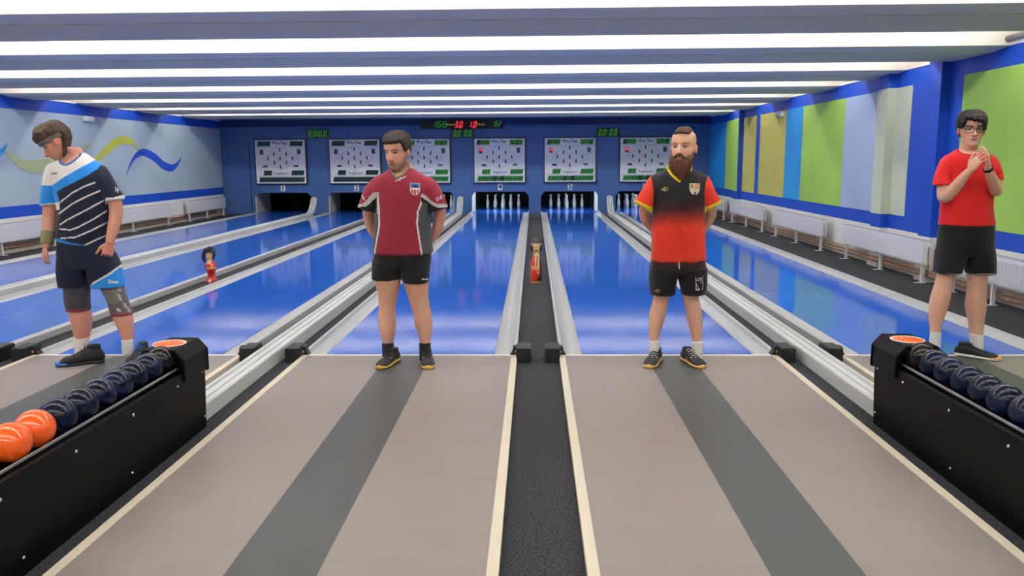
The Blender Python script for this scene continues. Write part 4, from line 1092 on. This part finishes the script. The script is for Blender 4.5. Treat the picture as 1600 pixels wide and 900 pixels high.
def shirtC(p, n):
    x, y = PX(p)
    if y < 336 and x < xat(y, seamL): return 'd9c01e' if y > yat(x, [(992,311),(1006,319),(1019,323)]) else rd
    if y < 336 and x > xat(y, seamR): return 'd9c01e' if y > yat(x, [(1101,323),(1113,320),(1127,312)]) else rd
    w_ = 7*noise.noise(V((x*.03, 5, 0)))+3*noise.noise(V((x*.1, y*.1, 1)))
    yy = y+w_+(x-1060)*.05
    if yy < 326: return mixh(bk, '3a1418', (yy-308)/18)
    if yy < 340: return mixh('3a1418', '8e241c', (yy-326)/14)
    return mixh('8e241c', rd, (yy-340)/14)
nkC = [(1041.5,259),(1043,264),(1050,273.5),(1061.5,283.5),(1072,273.5),(1080,264),(1082,258)]
LEG1 = [(1019,1055,445),(1021,1047,460),(1019,1044,475),(1014.5,1041,490),(1014.5,1037,505),(1014,1032,520),(1015,1029.5,532),(1015,1030,545),(1016,1029,560)]
LEG2 = [(1063,1099,445),(1066,1092,460),(1069,1094,475),(1072,1097.5,490),(1075,1097.5,505),(1079,1097,520),(1082,1096,533),(1082,1096.5,545),(1083,1096,560)]
m_yel2 = mat('collar_yellow', 'd3bb22', .75, bump=.2, bscale=300)
bull = [[(1086,432.5),(1087.5,437),(1092,438.5),(1096,437),(1098.5,432)],[(1087.5,437),(1087,442),(1089,447),(1093,452)],[(1096,437),(1098,441),(1098,447),(1096.5,453)],[(1090,434),(1091.5,436),(1094,433.5),(1095,436)],[(1094,441),(1095.5,443)],[(1087.3,444),(1087.3,453.5)]]
D = dict(Y=Y, M=M, torso=TC, pelvis=[hr(1028,1092,408,Y,.10), hr(1029,1091,418,Y,.085)],
  neck=[(bend(M,0,.012,.06), V((.060,0,0)), V((0,.064,0))), (bend(M,0,.025,.0), V((.062,0,0)), V((0,.066,0))), hr(1046,1079,266,Y,.066,.02), hr(1040,1084,278,Y,.07)],
  legs=[legs(LEG1, Y), legs(LEG2, Y)],
  arms=[[(P(1024,292,Y),.040),(P(1010,318,Y+.02),.045),(P(1007.5,338,Y+.08),.040),(P(1018,354,Y+.14),.036),(P(1040,371,Y+.165),.027),(P(1046,374,Y+.17),.026)],
        [(P(1098,292,Y),.040),(P(1109,318,Y+.02),.045),(P(1109.5,338,Y+.08),.040),(P(1099,355,Y+.14),.036),(P(1078,372,Y+.165),.027),(P(1072,375,Y+.17),.026)]],
  hands=[((P(1048,375,Y+.175), V((1,.1,-.3)), V((0,1,0)), V((.2,0,1))), dict(curl=(.5,.5,.5,.5))), ((P(1070,376,Y+.195), V((-1,.1,-.2)), V((0,1,.1)), V((-.2,0,1))), dict(curl=(.6,.6,.6,.6)))],
  skin=skinpaint(M, 'd6a88e', 'a8665e', '6e4a34'),
  sleeves=[[er((1031,272),(1034,316),Y,.08), er((1016,277),(1024,322),Y,.08), er((1004,297),(1020,328),Y,.075), er((992,315),(1019.5,331),Y,.07)],
           [er((1092,272),(1090,316),Y,.08), er((1107,277),(1099,322),Y,.08), er((1117,297),(1101,327),Y,.075), er((1127,314),(1101,329.5),Y,.07)]],
  shirt=shirtC, neckcut=(nkC+[(1082,235),(1041,235)], Y, P(1062,268,Y).x, Y+.02, .066, P(0,262,Y).z), fold=.005, fsc=7,
  collars=[(m_yel2, .019, .0005, nkC, (P(1062,266,Y)+V((0,.03,0)), .074, P(0,257,Y).z))],
  prints=[poly([(1077.2,286.4),(1093,286.6),(1093,296),(1091.5,301),(1088,304.3),(1085.3,303.3),(1082.4,304.3),(1079,301),(1077.4,296)], fl('d9d4bc'), 'crest'),
          poly([(1078.2,287.3),(1083,287.3),(1083,294.6),(1078.4,294.6)], fl('c8b838'), 'crest_field', .0045), poly([(1087.8,287.4),(1092.2,287.4),(1092,295),(1087.8,294.8)], fl('d0603c'), 'crest_field', .0045),
          lines([[(1079.3,288.6),(1081,291),(1079.6,293.6)],[(1081,291),(1082.6,289)],[(1081,291),(1082.4,293.6)]], .9, fl('22301c'), 'crest_bird', .006),
          lines([[(1089,289),(1090.2,291.5),(1089,294)],[(1090.2,291.5),(1091.6,289)]], .8, fl('e8d8c8'), 'crest_bird', .006),
          lines([[(1085.4,287.6),(1085.4,295.5)],[(1084,290),(1086.8,290)],[(1084,294.8),(1086.8,294.8)]], .8, fl('b83a38'), 'crest_figure', .006),
          poly([(1083.6,300),(1087.2,300),(1087.2,303),(1083.6,303)], fl('4a4a44'), 'crest_castle', .0045), lines([[(1084.5,297.6),(1086.4,297.6)]], .8, fl('6a6a80'), 'crest_number', .0045),
          lines([[(1033.5,296.3),(1037.5,295.6),(1040,295.8)]], 1.3, fl('e0d8c0'), 'logo_lettering'), lines([[(1036,293.6),(1041,293.2),(1043.6,294.6),(1043.2,296.6),(1039.5,298.2),(1036,298.4)]], .9, fl('d3bb22'), 'logo_swoosh')],
  shorts=[[hr(1019,1101,402,Y,.115), hr(1016,1103,415,Y,.12), hr(1015,1104,424,Y,.118)],
          [hr(1014.8,1062,418,Y,.112), hr(1014.3,1058.5,434,Y,.112), hr(1014.5,1056,448,Y,.108), hr(1016,1054,459,Y,.105)], [hr(1057,1104.3,418,Y,.112), hr(1060,1104.4,434,Y,.112), hr(1063,1104,448,Y,.108), hr(1065,1100.5,459,Y,.105)]],
  shortsp=lambda p, n: (lambda x, y: mixh('4e1a20', '121013', (y+6*noise.noise(V((x*.05, 0, 2)))-406)/20))(*PX(p)),
  sprints=[lines([[(1060.8,409),(1061,414),(1061.4,420)]], 1.8, fl('e4e0dc'), 'drawstring'), lines(bull, .8, fl('d8d6d2'), 'emblem'),
           poly([(1087,450.2),(1088.6,450.2),(1089,453.4),(1086.8,453.4)], fl('d8d6d2'), 'emblem_pin'), poly([(1090,451.6),(1092,451.2),(1093,452.6),(1091.6,454.2),(1090,453.6)], fl('d8d6d2'), 'emblem_ball'),
           lines([[(1023.5,454.4),(1027,454)]], 1, fl('c8c0a8'), 'logo_lettering'), lines([[(1025.5,452.4),(1030,452.3),(1031.4,454),(1029,456),(1025.5,456.2)]], .7, fl('b8a83a'), 'logo_swoosh')],
  socks=[([hr(1014.5,1030.5,533,Y,.038), hr(1014,1031,546,Y,.040), hr(1014.5,1031,560,Y,.038)], 'dcdad2'), ([hr(1081.5,1097,534.5,Y,.038), hr(1081.5,1098,547,Y,.040), hr(1082,1097,560,Y,.038)], 'dcdad2')],
  shoes=[dict(**heelof(1013,576,-22), c_up='1b1b1f', c_sole='d3a95a', marks='c8c8c8', lace='cfcfcf'), dict(**heelof(1098,576.5,17), c_up='1b1b1f', c_sole='d3a95a', marks='c8c8c8', lace='cfcfcf')])
pC, _ = build_person(P(1056, 565, Y)*1, 'man with long brown beard and shaved temples in black-to-red jersey, hands behind his back', D)
eyes(M, pC, -.2)
hairC = hairmat('hair_brown', '2e1f15', '5a3f2a'); m_beard = hairmat('beard_auburn', '351a0e', '6e3f22')
def thC(a, z):
    aa = abs(a); top = .205-.010*aa
    x = hsurf(a, z).x; m_ = max(0, 1-(x/.060)**2)
    if z > top and z > .194: return -.004+.020*m_*max(0, min(1, (z-.194)/.012))**.5
    return .005 if aa > 2.35 and z > .10 else -.008
shell('hair', M, thC, hairC, pC, rough=.002, nsc=90)
def beardmesh(M, Yc):
    mb = MB(); q = lambda x, y, z: M@V((x, y, z)); s_ = 1.13; R3 = M.to_3x3().normalized()
    rows = [(.082,.0,.066,.036),(.068,-.024,.070,.056),(.050,-.036,.073,.068),(.03,-.044,.072,.067),(.005,-.05,.068,.061),(-.025,-.054,.059,.053),(-.055,-.056,.046,.042),(-.085,-.056,.030,.028),(-.105,-.054,.013,.013)]
    # drop straight down in the world although the head is turned
    vs = []; fs = []; na = 64; nz = 56
    def row(f):
        f *= len(rows)-1; k = min(int(f), len(rows)-2); f -= k; return [rows[k][i]+(rows[k+1][i]-rows[k][i])*f for i in range(4)]
    for k in range(nz+1):
        z, y, hw, hd = row(k/nz)
        for i in range(na):
            a = 2*math.pi*i/na; hw *= 1.0 if i else 1.0; x = hw*1.09*math.sin(a); yy = y-hd*math.cos(a)
            if math.cos(a) > .2 and z > .045 and abs(x) < .036: yy += .024*g(x, .026)*g(z-.060, .016)   # open round the mouth
            nn = noise.noise(V((x*55, yy*55, z*18)))+.7*noise.noise(V((x*120, yy*120, z*40)))
            r = V((math.sin(a), -math.cos(a), 0)); p = V((x, yy, z))+r*.0055*nn*min(1, k/8)
            if z < 0: p.z += .006*noise.noise(V((x*90, yy*90, 3)))
            vs.append(M@p)
    for k in range(nz):
        for i in range(na): j = (i+1) % na; fs.append((k*na+i, k*na+j, (k+1)*na+j, (k+1)*na+i))
    fs.append(tuple(reversed(range(na)))); fs.append(tuple(nz*na+i for i in range(na))); mb.add(vs, fs, True)
    # moustache
    for e_ in (-1, 1): limb(mb, [(q(0,-.101,.0685), .006*s_), (q(e_*.014,-.101,.067), .0075*s_), (q(e_*.030,-.094,.057), .0075*s_), (q(e_*.040,-.084,.042), .008*s_)], 10, 4)
    return mb
beardmesh(M, Y).build('beard', m_beard, pC)

# ================= clapping man
Y = -.05
M = headM(1517.5, 202.5, Y-.02, -13, 2, 0, 1.05)
rdD = 'd21a1a'
TD = [hr(1494,1531,235,Y,.052,.02), hr(1486,1541,239,Y,.07,.01), hr(1476,1552,245,Y,.088), hr(1468,1559,256,Y,.10), hr(1472,1556,272,Y,.11), hr(1473,1552,292,Y,.115), hr(1472,1550,315,Y,.115), hr(1470.5,1550.5,335,Y,.118), hr(1468.5,1552.5,350,Y,.12)]
nkD = [(1496.5,234.5),(1499,237),(1505,240.5),(1515.5,242),(1526,240.5),(1530.5,237.2),(1532.5,234.5)]
LEG1 = [(1468,1500,410),(1466,1493,427),(1463,1490,440),(1460,1487,452),(1456,1485,465),(1454,1482,478),(1453,1476,495),(1454,1471,510),(1454,1469.5,520),(1454,1469,532),(1455,1469,545)]
LEG2 = [(1511,1546,410),(1512,1542,430),(1513.5,1541,450),(1511.5,1541,465),(1510.5,1541,478),(1513,1539,495),(1515.5,1537,510),(1516,1536,521),(1517,1536,532),(1517,1536,545)]
m_redc = mat('collar_red', 'c41818', .75)
m_frame = mat('spectacle_frame', '16130f', .3)
skD = skinpaint(M, 'dcae96', 'b0706a', '1c1512')
wl_, wr_ = P(1513.5,268,Y-.27), P(1543,262,Y-.26)
D = dict(Y=Y, M=M, torso=TD, pelvis=[hr(1477,1543,358,Y,.10), hr(1477,1540,385,Y,.085)],
  neck=[(bend(M,0,.012,.05), V((.056,0,0)), V((0,.060,0))), (bend(M,0,.025,.0), V((.058,0,0)), V((0,.062,0))), hr(1500,1529,236,Y,.06,.02), hr(1492,1536,247,Y,.07)],
  legs=[legs(LEG1, Y), legs(LEG2, Y)],
  arms=[[(P(1480,264,Y),.040),(P(1475,288,Y-.02),.046),(P(1474,308,Y-.06),.041),(P(1480,306,Y-.12),.042),(P(1494,291,Y-.19),.040),(P(1506,276,Y-.245),.031),(wl_,.027)],
        [(P(1549,264,Y),.040),(P(1556,284,Y-.03),.044),(P(1557,298,Y-.07),.040),(P(1555.5,295,Y-.13),.041),(P(1550,280,Y-.2),.036),(P(1545.5,269,Y-.245),.029),(wr_,.026)]],
  hands=[((wl_+V((.002,-.01,.01)), V((.22,-.55,.72)), V((-1,-.35,0)), V((.2,.8,.5))), dict(curl=(.25,.22,.22,.28), size=.98, thumb=.4)),
         ((wr_+V((0,-.004,.01)), V((-.30,-.30,.9)), V((1,-.55,.1)), V((-.5,.5,.3))), dict(curl=(.35,.4,.42,.45), size=1.0, thumb=.5))],
  skin=skD,
  sleeves=[[er((1488,243),(1494,286),Y,.075), er((1474,247),(1488,288),Y,.075), er((1464,266),(1488,288),Y,.075), er((1458,289),(1488,285),Y-.02,.072)],
           [er((1541,243),(1540,283),Y,.075), er((1554,247),(1547,283),Y,.075), er((1562,262),(1548,281),Y,.072), er((1567,281),(1548.5,276.5),Y-.02,.068)]],
  shirt=lambda p, n: rdD, neckcut=(nkD+[(1534,210),(1495,210)], Y, P(1514,236,Y).x, Y+.02, .062, P(0,233,Y).z), fold=.0035,
  collars=[(m_redc, .010, .0, nkD, None)],
  shorts=[[hr(1470,1551,346,Y,.112), hr(1467,1552,365,Y,.118), hr(1465,1552.5,385,Y,.118), hr(1464,1553,396,Y,.115)],
          [hr(1470,1508,374,Y,.09), hr(1464,1509,392,Y,.108), hr(1462,1507,408,Y,.11), hr(1461,1499,426,Y,.105)], [hr(1508,1547,374,Y,.09), hr(1505,1552.5,392,Y,.108), hr(1508,1553,408,Y,.11), hr(1511,1553,427,Y,.105)]],
  shortsp=lambda p, n: '0d0d0e' if PX(p)[1] < 427.8 or n.z < -.5 else 'a8a098',
  socks=[([hr(1453.5,1470,519.5,Y,.038), hr(1452.5,1469.5,532,Y,.039), hr(1452.5,1469,545,Y,.038)], 'e0dedd'), ([hr(1515,1536.5,522,Y,.044), hr(1516,1537,532,Y,.044), hr(1517,1537,545,Y,.042)], 'e0dedd')],
  shoes=[dict(**heelof(1562.5,564.5,48), c_up='131315', c_sole='dcd8d2', c_toe='c89a50', lace='202022'), dict(**heelof(1461,565,6,.30), c_up='131315', c_sole='dcd8d2', c_toe='c89a50', lace='202022')])
pD, bvD = build_person(P(1500, 545, Y)*1, 'young man in red t-shirt and glasses clapping his hands', D)
eyes(M, pD, -.1)
hairD = hairmat('hair_black', '0d0a0a', '231a17')
def thD(a, z):
    aa = abs(a); side = max(0, min(1, (aa-.62)/.28)); line = .172-.011*math.sin(a*1.7)-.050*side-.05*max(0, min(1, (aa-1.75)/.4))+.004*math.sin(a*19)
    return -.004+.024*max(0, min(1, (z-line)/.010))**.6 if z > line else -.008
shell('hair', M, thD, hairD, pD, rough=.003, nsc=70)
gl = None
def rrect(cx, cz, w_, h, r, y, n=5):
    out = []
    for (sx, sz, a0) in ((1,1,0),(-1,1,90),(-1,-1,180),(1,-1,270)):
        for k in range(n): a = math.radians(a0+90*k/(n-1)); out.append((cx+sx*(w_/2-r)+r*math.cos(a), y+abs(cx+sx*(w_/2-r))*.12, cz+sz*(h/2-r)+r*math.sin(a)))
    return out
mbg = MB(); m_lens = bpy.data.materials.new('spectacle_lens'); m_lens.use_nodes = True
_b = m_lens.node_tree.nodes['Principled BSDF']; _b.inputs['Transmission Weight'].default_value = 1; _b.inputs['Roughness'].default_value = .02; _b.inputs['IOR'].default_value = 1.02; _b.inputs['Base Color'].default_value = (.96, .96, .96, 1)
for e_ in (-1, 1):
    mbg.tube([M@V(p) for p in rrect(e_*.034, .117, .054, .036, .010, -.104)], .0021*1.05, 8, closed=True)
    mbg.tube([M@V(p) for p in ((e_*.061,-.097,.127),(e_*.073,-.06,.127),(e_*.082,.0,.125),(e_*.084,.02,.115))], .002, 6)
mbg.tube([M@V(p) for p in ((-.008,-.104,.123),(0,-.106,.125),(.008,-.104,.123))], .0022, 6)
gl = mbg.build('glasses', m_frame, pD)
for e_ in (-1, 1):
    r_ = rrect(e_*.034, .117, .052, .034, .010, -.104); a = [M@V(p) for p in r_]; b = [M@(V(p)+V((0,.0012,0))) for p in r_]; n = len(a)
    MB().add(a+b, [tuple(range(n)), tuple(reversed(range(n, 2*n)))]+[(i, (i+1) % n, (i+1) % n+n, i+n) for i in range(n)]).build('lens', m_lens, gl)
# wristwatch and bracelet
ax = (wr_-P(1545.5,269,Y-.245)).normalized()
u1 = ax.orthogonal().normalized(); u2 = ax.cross(u1); c0 = wr_-ax*.012
MB().add([c0+ax*h+(u1*math.cos(t)+u2*math.sin(t))*r for h, r in ((-.009,.030),(-.009,.0335),(.009,.0325),(.009,.029)) for t in [2*math.pi*k/24 for k in range(24)]],
    [(j*24+i, j*24+(i+1) % 24, ((j+1) % 4)*24+(i+1) % 24, ((j+1) % 4)*24+i) for j in range(4) for i in range(24)], True).build('wrist_strap', m_black, pD)

a0, a1 = P(1494,291,Y-.19), P(1506,276,Y-.245); ax = (a1-a0).normalized(); u1 = ax.orthogonal().normalized(); u2 = ax.cross(u1); c0 = a0+(a1-a0)*.35
MB().tube([c0+(u1*math.cos(t)+u2*math.sin(t))*.0385 for t in [2*math.pi*k/24 for k in range(24)]], .0018, 6, closed=True).build('string_bracelet', mat('string_pale', 'b9a48e', .8), pD)

# ================= man with headband
Y = -.15
M = headM(88.5, 221.5, Y-.02, -68, 36, 0, 1.13)
nv, az, wt = '0c1730', '1c86dc', 'e2dfdd'
TA = [(lambda r: (r[0]+V((0,.02,0)), r[1], r[2]))(er((98,248),(130,238),Y,.055)), er((87,253),(141,245),Y,.072), hr(76,158,258,Y,.09), hr(72,167,268,Y,.105), hr(78,168,282,Y,.118), hr(87,168,300,Y,.125), hr(91.5,169.5,323,Y,.13), hr(92,169.5,345,Y,.135), er((91.5,360),(169,366),Y,.138), er((91.5,372.5),(168,384.5),Y,.135)]
wb_ = [(70,297),(79.8,291),(96,279),(114,268.5),(135,257),(155,246.6),(170,238)]; bn_ = [(80,306),(87.5,301),(100,293),(114,286),(127,279),(140,272),(152,264),(163,252),(170,244)]
strA = [[(90,319),(112,302),(132,291),(149,285)],[(92,334),(112,319),(135,307),(156.5,298)],[(94,351),(104,344),(135,328),(161.5,313.5)],[(93,357.5),(109,359.5),(120,356),(145,343),(166.7,329.6)],[(95,372.5),(117,371),(143,360),(169,346.8)],[(133.5,382.5),(150,375),(169,366.5)]]
hemA = [(91,375),(100,378.5),(112,382),(130,385),(150,386.5),(168,385)]
def shirtA(p, n):
    x, y = PX(p)
    if p.y > Y+.06 and n.y > .2 and 92 < x < 166: return nv
    if x < 93 and y > 315 and y < 328 and y > yat(x, [(65,318.6),(93,316.2)]): return wt
    if x < yat(y, [(288,84),(300,88.5),(312,92),(326,93)]) and y > 289.5 and y < 328: return az
    if x > 163 and y > yat(x, [(163,309.5),(178,308.5),(193,304.5)]) and y < 319 and x > 164.5: return wt
    if x > 160 and y < 320 and x > yat(y, [(245,163),(262,163),(285,160),(320,165)]): return nv
    if y < yat(x, wb_): return wt
    if y < yat(x, bn_): return az
    if y > yat(x, hemA)-2.2: return az
    for s_ in strA:
        if x <= s_[-1][0]+.5 and pdist(x, y, s_) < 1.0: return wt
    return nv
nkA = [(93,252),(96.7,256.3),(103,257.8),(109,255.6),(115.5,251.3),(124.4,243.6),(128,235.5)]
LEG1 = [(98,137,430),(103,137,447),(103,136.5,465),(106.5,138,484),(110,141.5,500),(113.5,140,515),(117,138,527),(117.5,138,540),(118,138,552)]
LEG2 = [(155,189,430),(160,190,452),(170,197,470),(175.5,204,490),(180,206.5,505),(187,207,520),(190.5,207,531),(191,207.5,540),(192,207,552)]
m_navyc = mat('collar_blue', '2a62b8', .75)
aL = [(P(84,277,Y),.040),(P(79.5,305,Y),.055),(P(79,325,Y),.054),(P(78,345,Y-.01),.052),(P(75.5,362,Y-.05),.044),(P(73,380,Y-.08),.032),(P(72,385,Y-.085),.030)]
aR = [(P(158,275,Y),.038),(P(170,297,Y),.045),(P(180.5,320,Y),.050),(P(180.5,340,Y-.01),.048),(P(177,357,Y-.04),.043),(P(172.5,374,Y-.07),.033),(P(172,379,Y-.075),.031)]
D = dict(Y=Y, M=M, torso=TA, pelvis=[hr(102,165,388,Y,.11), hr(104,166,404,Y,.10)],
  neck=[(bend(M,0,.02,.06), V((.062,0,0)), V((0,.066,0))), (bend(M,0,.045,.03), V((.064,0,0)), V((0,.066,0))), hr(96,129,243,Y,.066,.02), hr(90,132,258,Y,.075)],
  legs=[legs(LEG1, Y), legs(LEG2, Y)],
  arms=[aL, aR],
  hands=[((P(71.5,385,Y-.085), V((-.28,-.1,-1)), V((-.75,-.65,.1)), V((.55,-.8,-.1))), dict(curl=(.75,.7,.65,.6), thumb=.7, size=1.0)),
         ((P(171.5,379,Y-.075), V((-.22,-.15,-1)), V((.55,-.8,.1)), V((-.85,-.5,0))), dict(curl=(1.15,1.2,1.2,1.2), thumb=.6, size=1.02))],
  skin=skinpaint(M, 'd09480', 'a5605a', '4a3828', nobrow=False, stubble='8a6a58'),
  sleeves=[[er((92,253),(100,304),Y,.085), er((75,264),(95,306),Y,.085), er((68.5,285),(93.5,310),Y,.08), er((65,320),(94,318),Y,.078)],
           [er((148,253),(158,300),Y,.085), er((164,262),(161,305),Y,.085), er((179,285),(163.5,311),Y,.08), er((193.5,309.5),(164,315),Y,.075)]],
  shirt=shirtA, neckcut=(nkA+[(128,215),(93,215)], Y, P(112,250,Y).x, Y+.01, .07, P(0,246,Y).z), fold=.004,
  collars=[(m_navyc, .015, .0, nkA, (P(112,248,Y)+V((0,.03,0)), .078, P(0,238,Y).z))],
  prints=[txt('Zeus', 84.5, 271, 5.2, fl('3a3a3e'), rot=.12, bold=.02, shear=.5), lines([[(179.5,292),(181,296),(180,300)],[(183,293),(184.5,297),(183.6,301.5)],[(180,296.5),(184.5,297.5)]], 1.1, fl('e4e4e6'), 'sleeve_mark')],
  shorts=[[hr(93,168,374,Y,.13), hr(92,174,388,Y,.132), hr(92,180,404,Y,.13), hr(92,184,416,Y,.125)],
          [hr(92,141,405,Y,.12), hr(92,140,425,Y,.118), hr(94,138,447,Y,.11)], [hr(140,178,396,Y,.105), hr(138,184.5,410,Y,.12), hr(139,188.5,425,Y,.118), hr(143,193.5,447,Y,.112)]],
  shortsp=lambda p, n: (lambda x, y: nv if x < 139 else ('1e84d8' if y > yat(x, [(141,447),(150,441.5),(170,430),(185,419.5),(195,415)]) else (wt if y > yat(x, [(141,444),(150,438.5),(170,427),(185,416),(195,410)]) and x > 143 else nv)))(*PX(p)),
  sprints=[txt('Zeus', 176.5, 440.3, 7, fl('eef0f2'), rot=-.03, bold=.03, squeeze=1.15)],
  socks=[([hr(116.5,138.5,528,Y,.047), hr(117,138.5,540,Y,.048), hr(117.5,139,552,Y,.046)], 'dcd6cc'), ([hr(190,207.5,531,Y,.04), hr(190.5,208,541,Y,.042), hr(191,208,552,Y,.04)], 'dcdcda')],
  shoes=[dict(**heelof(90,573,-62,.31), c_up='101215', c_sole='17191c', c_toe='2a7cd0', lace='1a1c20', hi=1.35), dict(**heelof(202,575,2,.31), c_up='101215', c_sole='17191c', c_toe='1a2a44', lace='1d62b0', hi=1.3)])
pA, _ = build_person(P(145, 560, Y)*1, 'man with headband, striped navy jersey and grey knee braces looking down to the left', D)
hairA = hairmat('hair_tousled_brown', '2e2118', '5f4832')
def thA(a, z):
    aa = abs(a); back = max(0, min(1, (aa-1.98)/.25)); top = .158+.012*math.cos(a)
    if z > top: return .016+.012*g(aa, 1.0)*min(1, (z-top)/.02)
    if back > 0 and z > .012-.02*(aa > 2.2): return -.004+.026*back
    return -.008
shell('hair', M, thA, hairA, pA, rough=.006, nsc=45)
def thA2(a, z):
    c = .146+.016*math.cos(a); return .012 if abs(z-c) < .0155 else -.008
shell('headband', M, thA2, mat('headband_grey', '6a625e', .8, var=.25, vscale=20, bump=.3), pA, nz=200, na=80)
i_b = [i for i, (p, r) in enumerate(aL)]
MB_ = MB(); p0, p1 = P(75.8,362,Y-.05), P(73,381.5,Y-.08); limb(MB_, [(p0, .050), ((p0+p1)/2, .048), (p1, .044)], 20, 4, .1); MB_.build('wristband', mat('wristband_olive', '87815e', .9, bump=.5, bscale=400), pA)
def brace(rows, nm, m_fn):
    mb = MB(); loft(mb, grow(legs(rows, Y, .004, taper=False, bulge=False), .009), 26, 6, .03); me = mb.mesh('knee_brace', m_cloth); paint(me, m_fn); return place('knee_brace', me, pA)
brace([(103,137,446),(103,136.5,465),(106.5,138,484.5)], 'l', lambda p, n: '8a3040' if PX(p)[1] > 483 else ('3c3a40' if int(PX(p)[1]) % 4 else '46444a'))
def br2(p, n):
    x, y = PX(p)
    if y > 490.2-(x-175)*.06: return '8a3040'
    if pdist(x, y, [(185,448),(187,465),(197,478),(202,486)]) < 1.4: return 'a8a6a2'
    if y < 474 and x < 186: return '7d7a74' if int(y/2) % 2 else '6a6762'
    if 183 < x < 187.5 and 482.5 < y < 487.5: return 'cfcdca'
    return '57555a'
brace([(160,190,450),(170,197,470),(175.5,204,491)], 'r', br2)

# ------------------------------------------------------------------ painted pin figures on the carpet strips
def paintedpin(loc, prof, fn, label, cat='figure', extra=None, extra_m=None, nm='painted_pin_figure'):
    mb = MB(); mb.lathe(prof, loc, 40); me = mb.mesh(nm)
    bm = bmesh.new(); bm.from_mesh(me); bmesh.ops.subdivide_edges(bm, edges=bm.edges[:], cuts=2, use_grid_fill=True); bm.to_mesh(me); bm.free()
    for f in me.polygons: f.use_smooth = True
    L0 = V(loc); paint(me, lambda p, n: fn((p-L0).x, (p-L0).y, (p-L0).z)); me.materials.append(attrmat('painted_wood', .35, .03, 100, spec=.5))
    root = thing(nm, loc, label, cat); place('figure_body', me, root); return root
wood, hr_, red = 'c79a63', '1c1613', 'c8301c'
def f1(x, y, z):
    if z > .385:    # head
        if y > -.005 or z > .505 or (abs(x) > .042 and z < .5): return hr_
        if math.hypot(abs(x)-.018, z-.46) < .006: return '2a1a12'
        if abs(x) < .014 and abs(z-.42) < .005: return '8a2a1c'
        return 'd3a671'
    if z > .36: return 'd3a671'
    if abs(x-.018+(.36-z)*.10) < .006 and z > .22: return hr_
    if z < .035: return 'b98f5e'
    if x > .045-.05*max(0, (.12-z)/.09) and z < .2: return hr_
    if (x+.012)**2/.0022+(z-.20)**2/.0009 < 1 and y < 0: return wood
    if x < -.02 and z > .22: return 'c4331f'
    if z > .2: return wood if x < .04 else hr_
    if math.hypot(x-.022, z-.145) < .016: return wood
    return 'c63420'
pf1 = paintedpin((0.0, 4.05, -.04), [(0,0),(.072,0),(.075,.006),(.074,.05),(.076,.12),(.078,.19),(.070,.25),(.055,.31),(.036,.365),(.032,.385),(.045,.40),(.064,.425),(.071,.46),(.068,.50),(.052,.54),(.025,.56),(0,.565)], f1, 'wooden pin figure with painted face and red dress on the middle carpet strip')
def f2(x, y, z):
    if z > .31:
        if y > 0 or z > .40 or abs(x) > .04: return '16181f'
        if math.hypot(abs(x)-.014, z-.375) < .006: return '2a1a12'
        if abs(x) < .009 and abs(z-.345) < .004: return '9a2020'
        return 'd2ab74'
    if z > .27 and y < .01 and abs(x) < .03: return 'd6b080'
    if abs(z-.20) < .012 and y < 0 and x > -.035: return 'c8925c'
    if abs(x-.038) < .012 and .2 < z < .26 and y < 0: return 'c8925c'
    if (x**2/.0006+(z-.035)**2/.0012 < 1) and y < 0: return 'd6a878'
    return 'b01c18'
lx = -4.2
pf2 = paintedpin((lx, 4.06, -.04), [(0,0),(.060,0),(.070,.012),(.074,.035),(.062,.065),(.045,.085),(.044,.12),(.056,.16),(.072,.20),(.074,.235),(.062,.27),(.034,.295),(.028,.31),(.040,.325),(.050,.35),(.052,.38),(.046,.41),(.028,.432),(0,.44)], f2, 'small girl figure with black hair and red dress on the left carpet strip')
mb = MB()
limb(mb, [(V((lx+.01,4.05,.41)),.02),(V((lx-.04,4.05,.40)),.03),(V((lx-.072,4.045,.35)),.026),(V((lx-.078,4.04,.29)),.024),(V((lx-.066,4.04,.245)),.014)], 12, 4)
limb(mb, [(V((lx+.0,4.06,.415)),.02),(V((lx+.046,4.05,.39)),.024),(V((lx+.058,4.04,.33)),.022),(V((lx+.045,4.03,.275)),.012)], 12, 4)
limb(mb, [(V((lx-.01,4.05,.425)),.018),(V((lx+.03,4.04,.43)),.014),(V((lx+.075,4.03,.418)),.006)], 10, 4)
mb.build('hair', mat('figure_hair', '1a1e2c', .3), pf2)
mb = MB()
for s_ in (-1, 1):
    mb.ell((s_*.062, 4.03, .40), (.018,.02,.03), nu=12, nv=8)
mb.ell((0, 4.075, .49), (.070,.05,.045), nu=20, nv=10); mb.build('hair', mat('figure_hair_brown', '1c1512', .5), pf1)
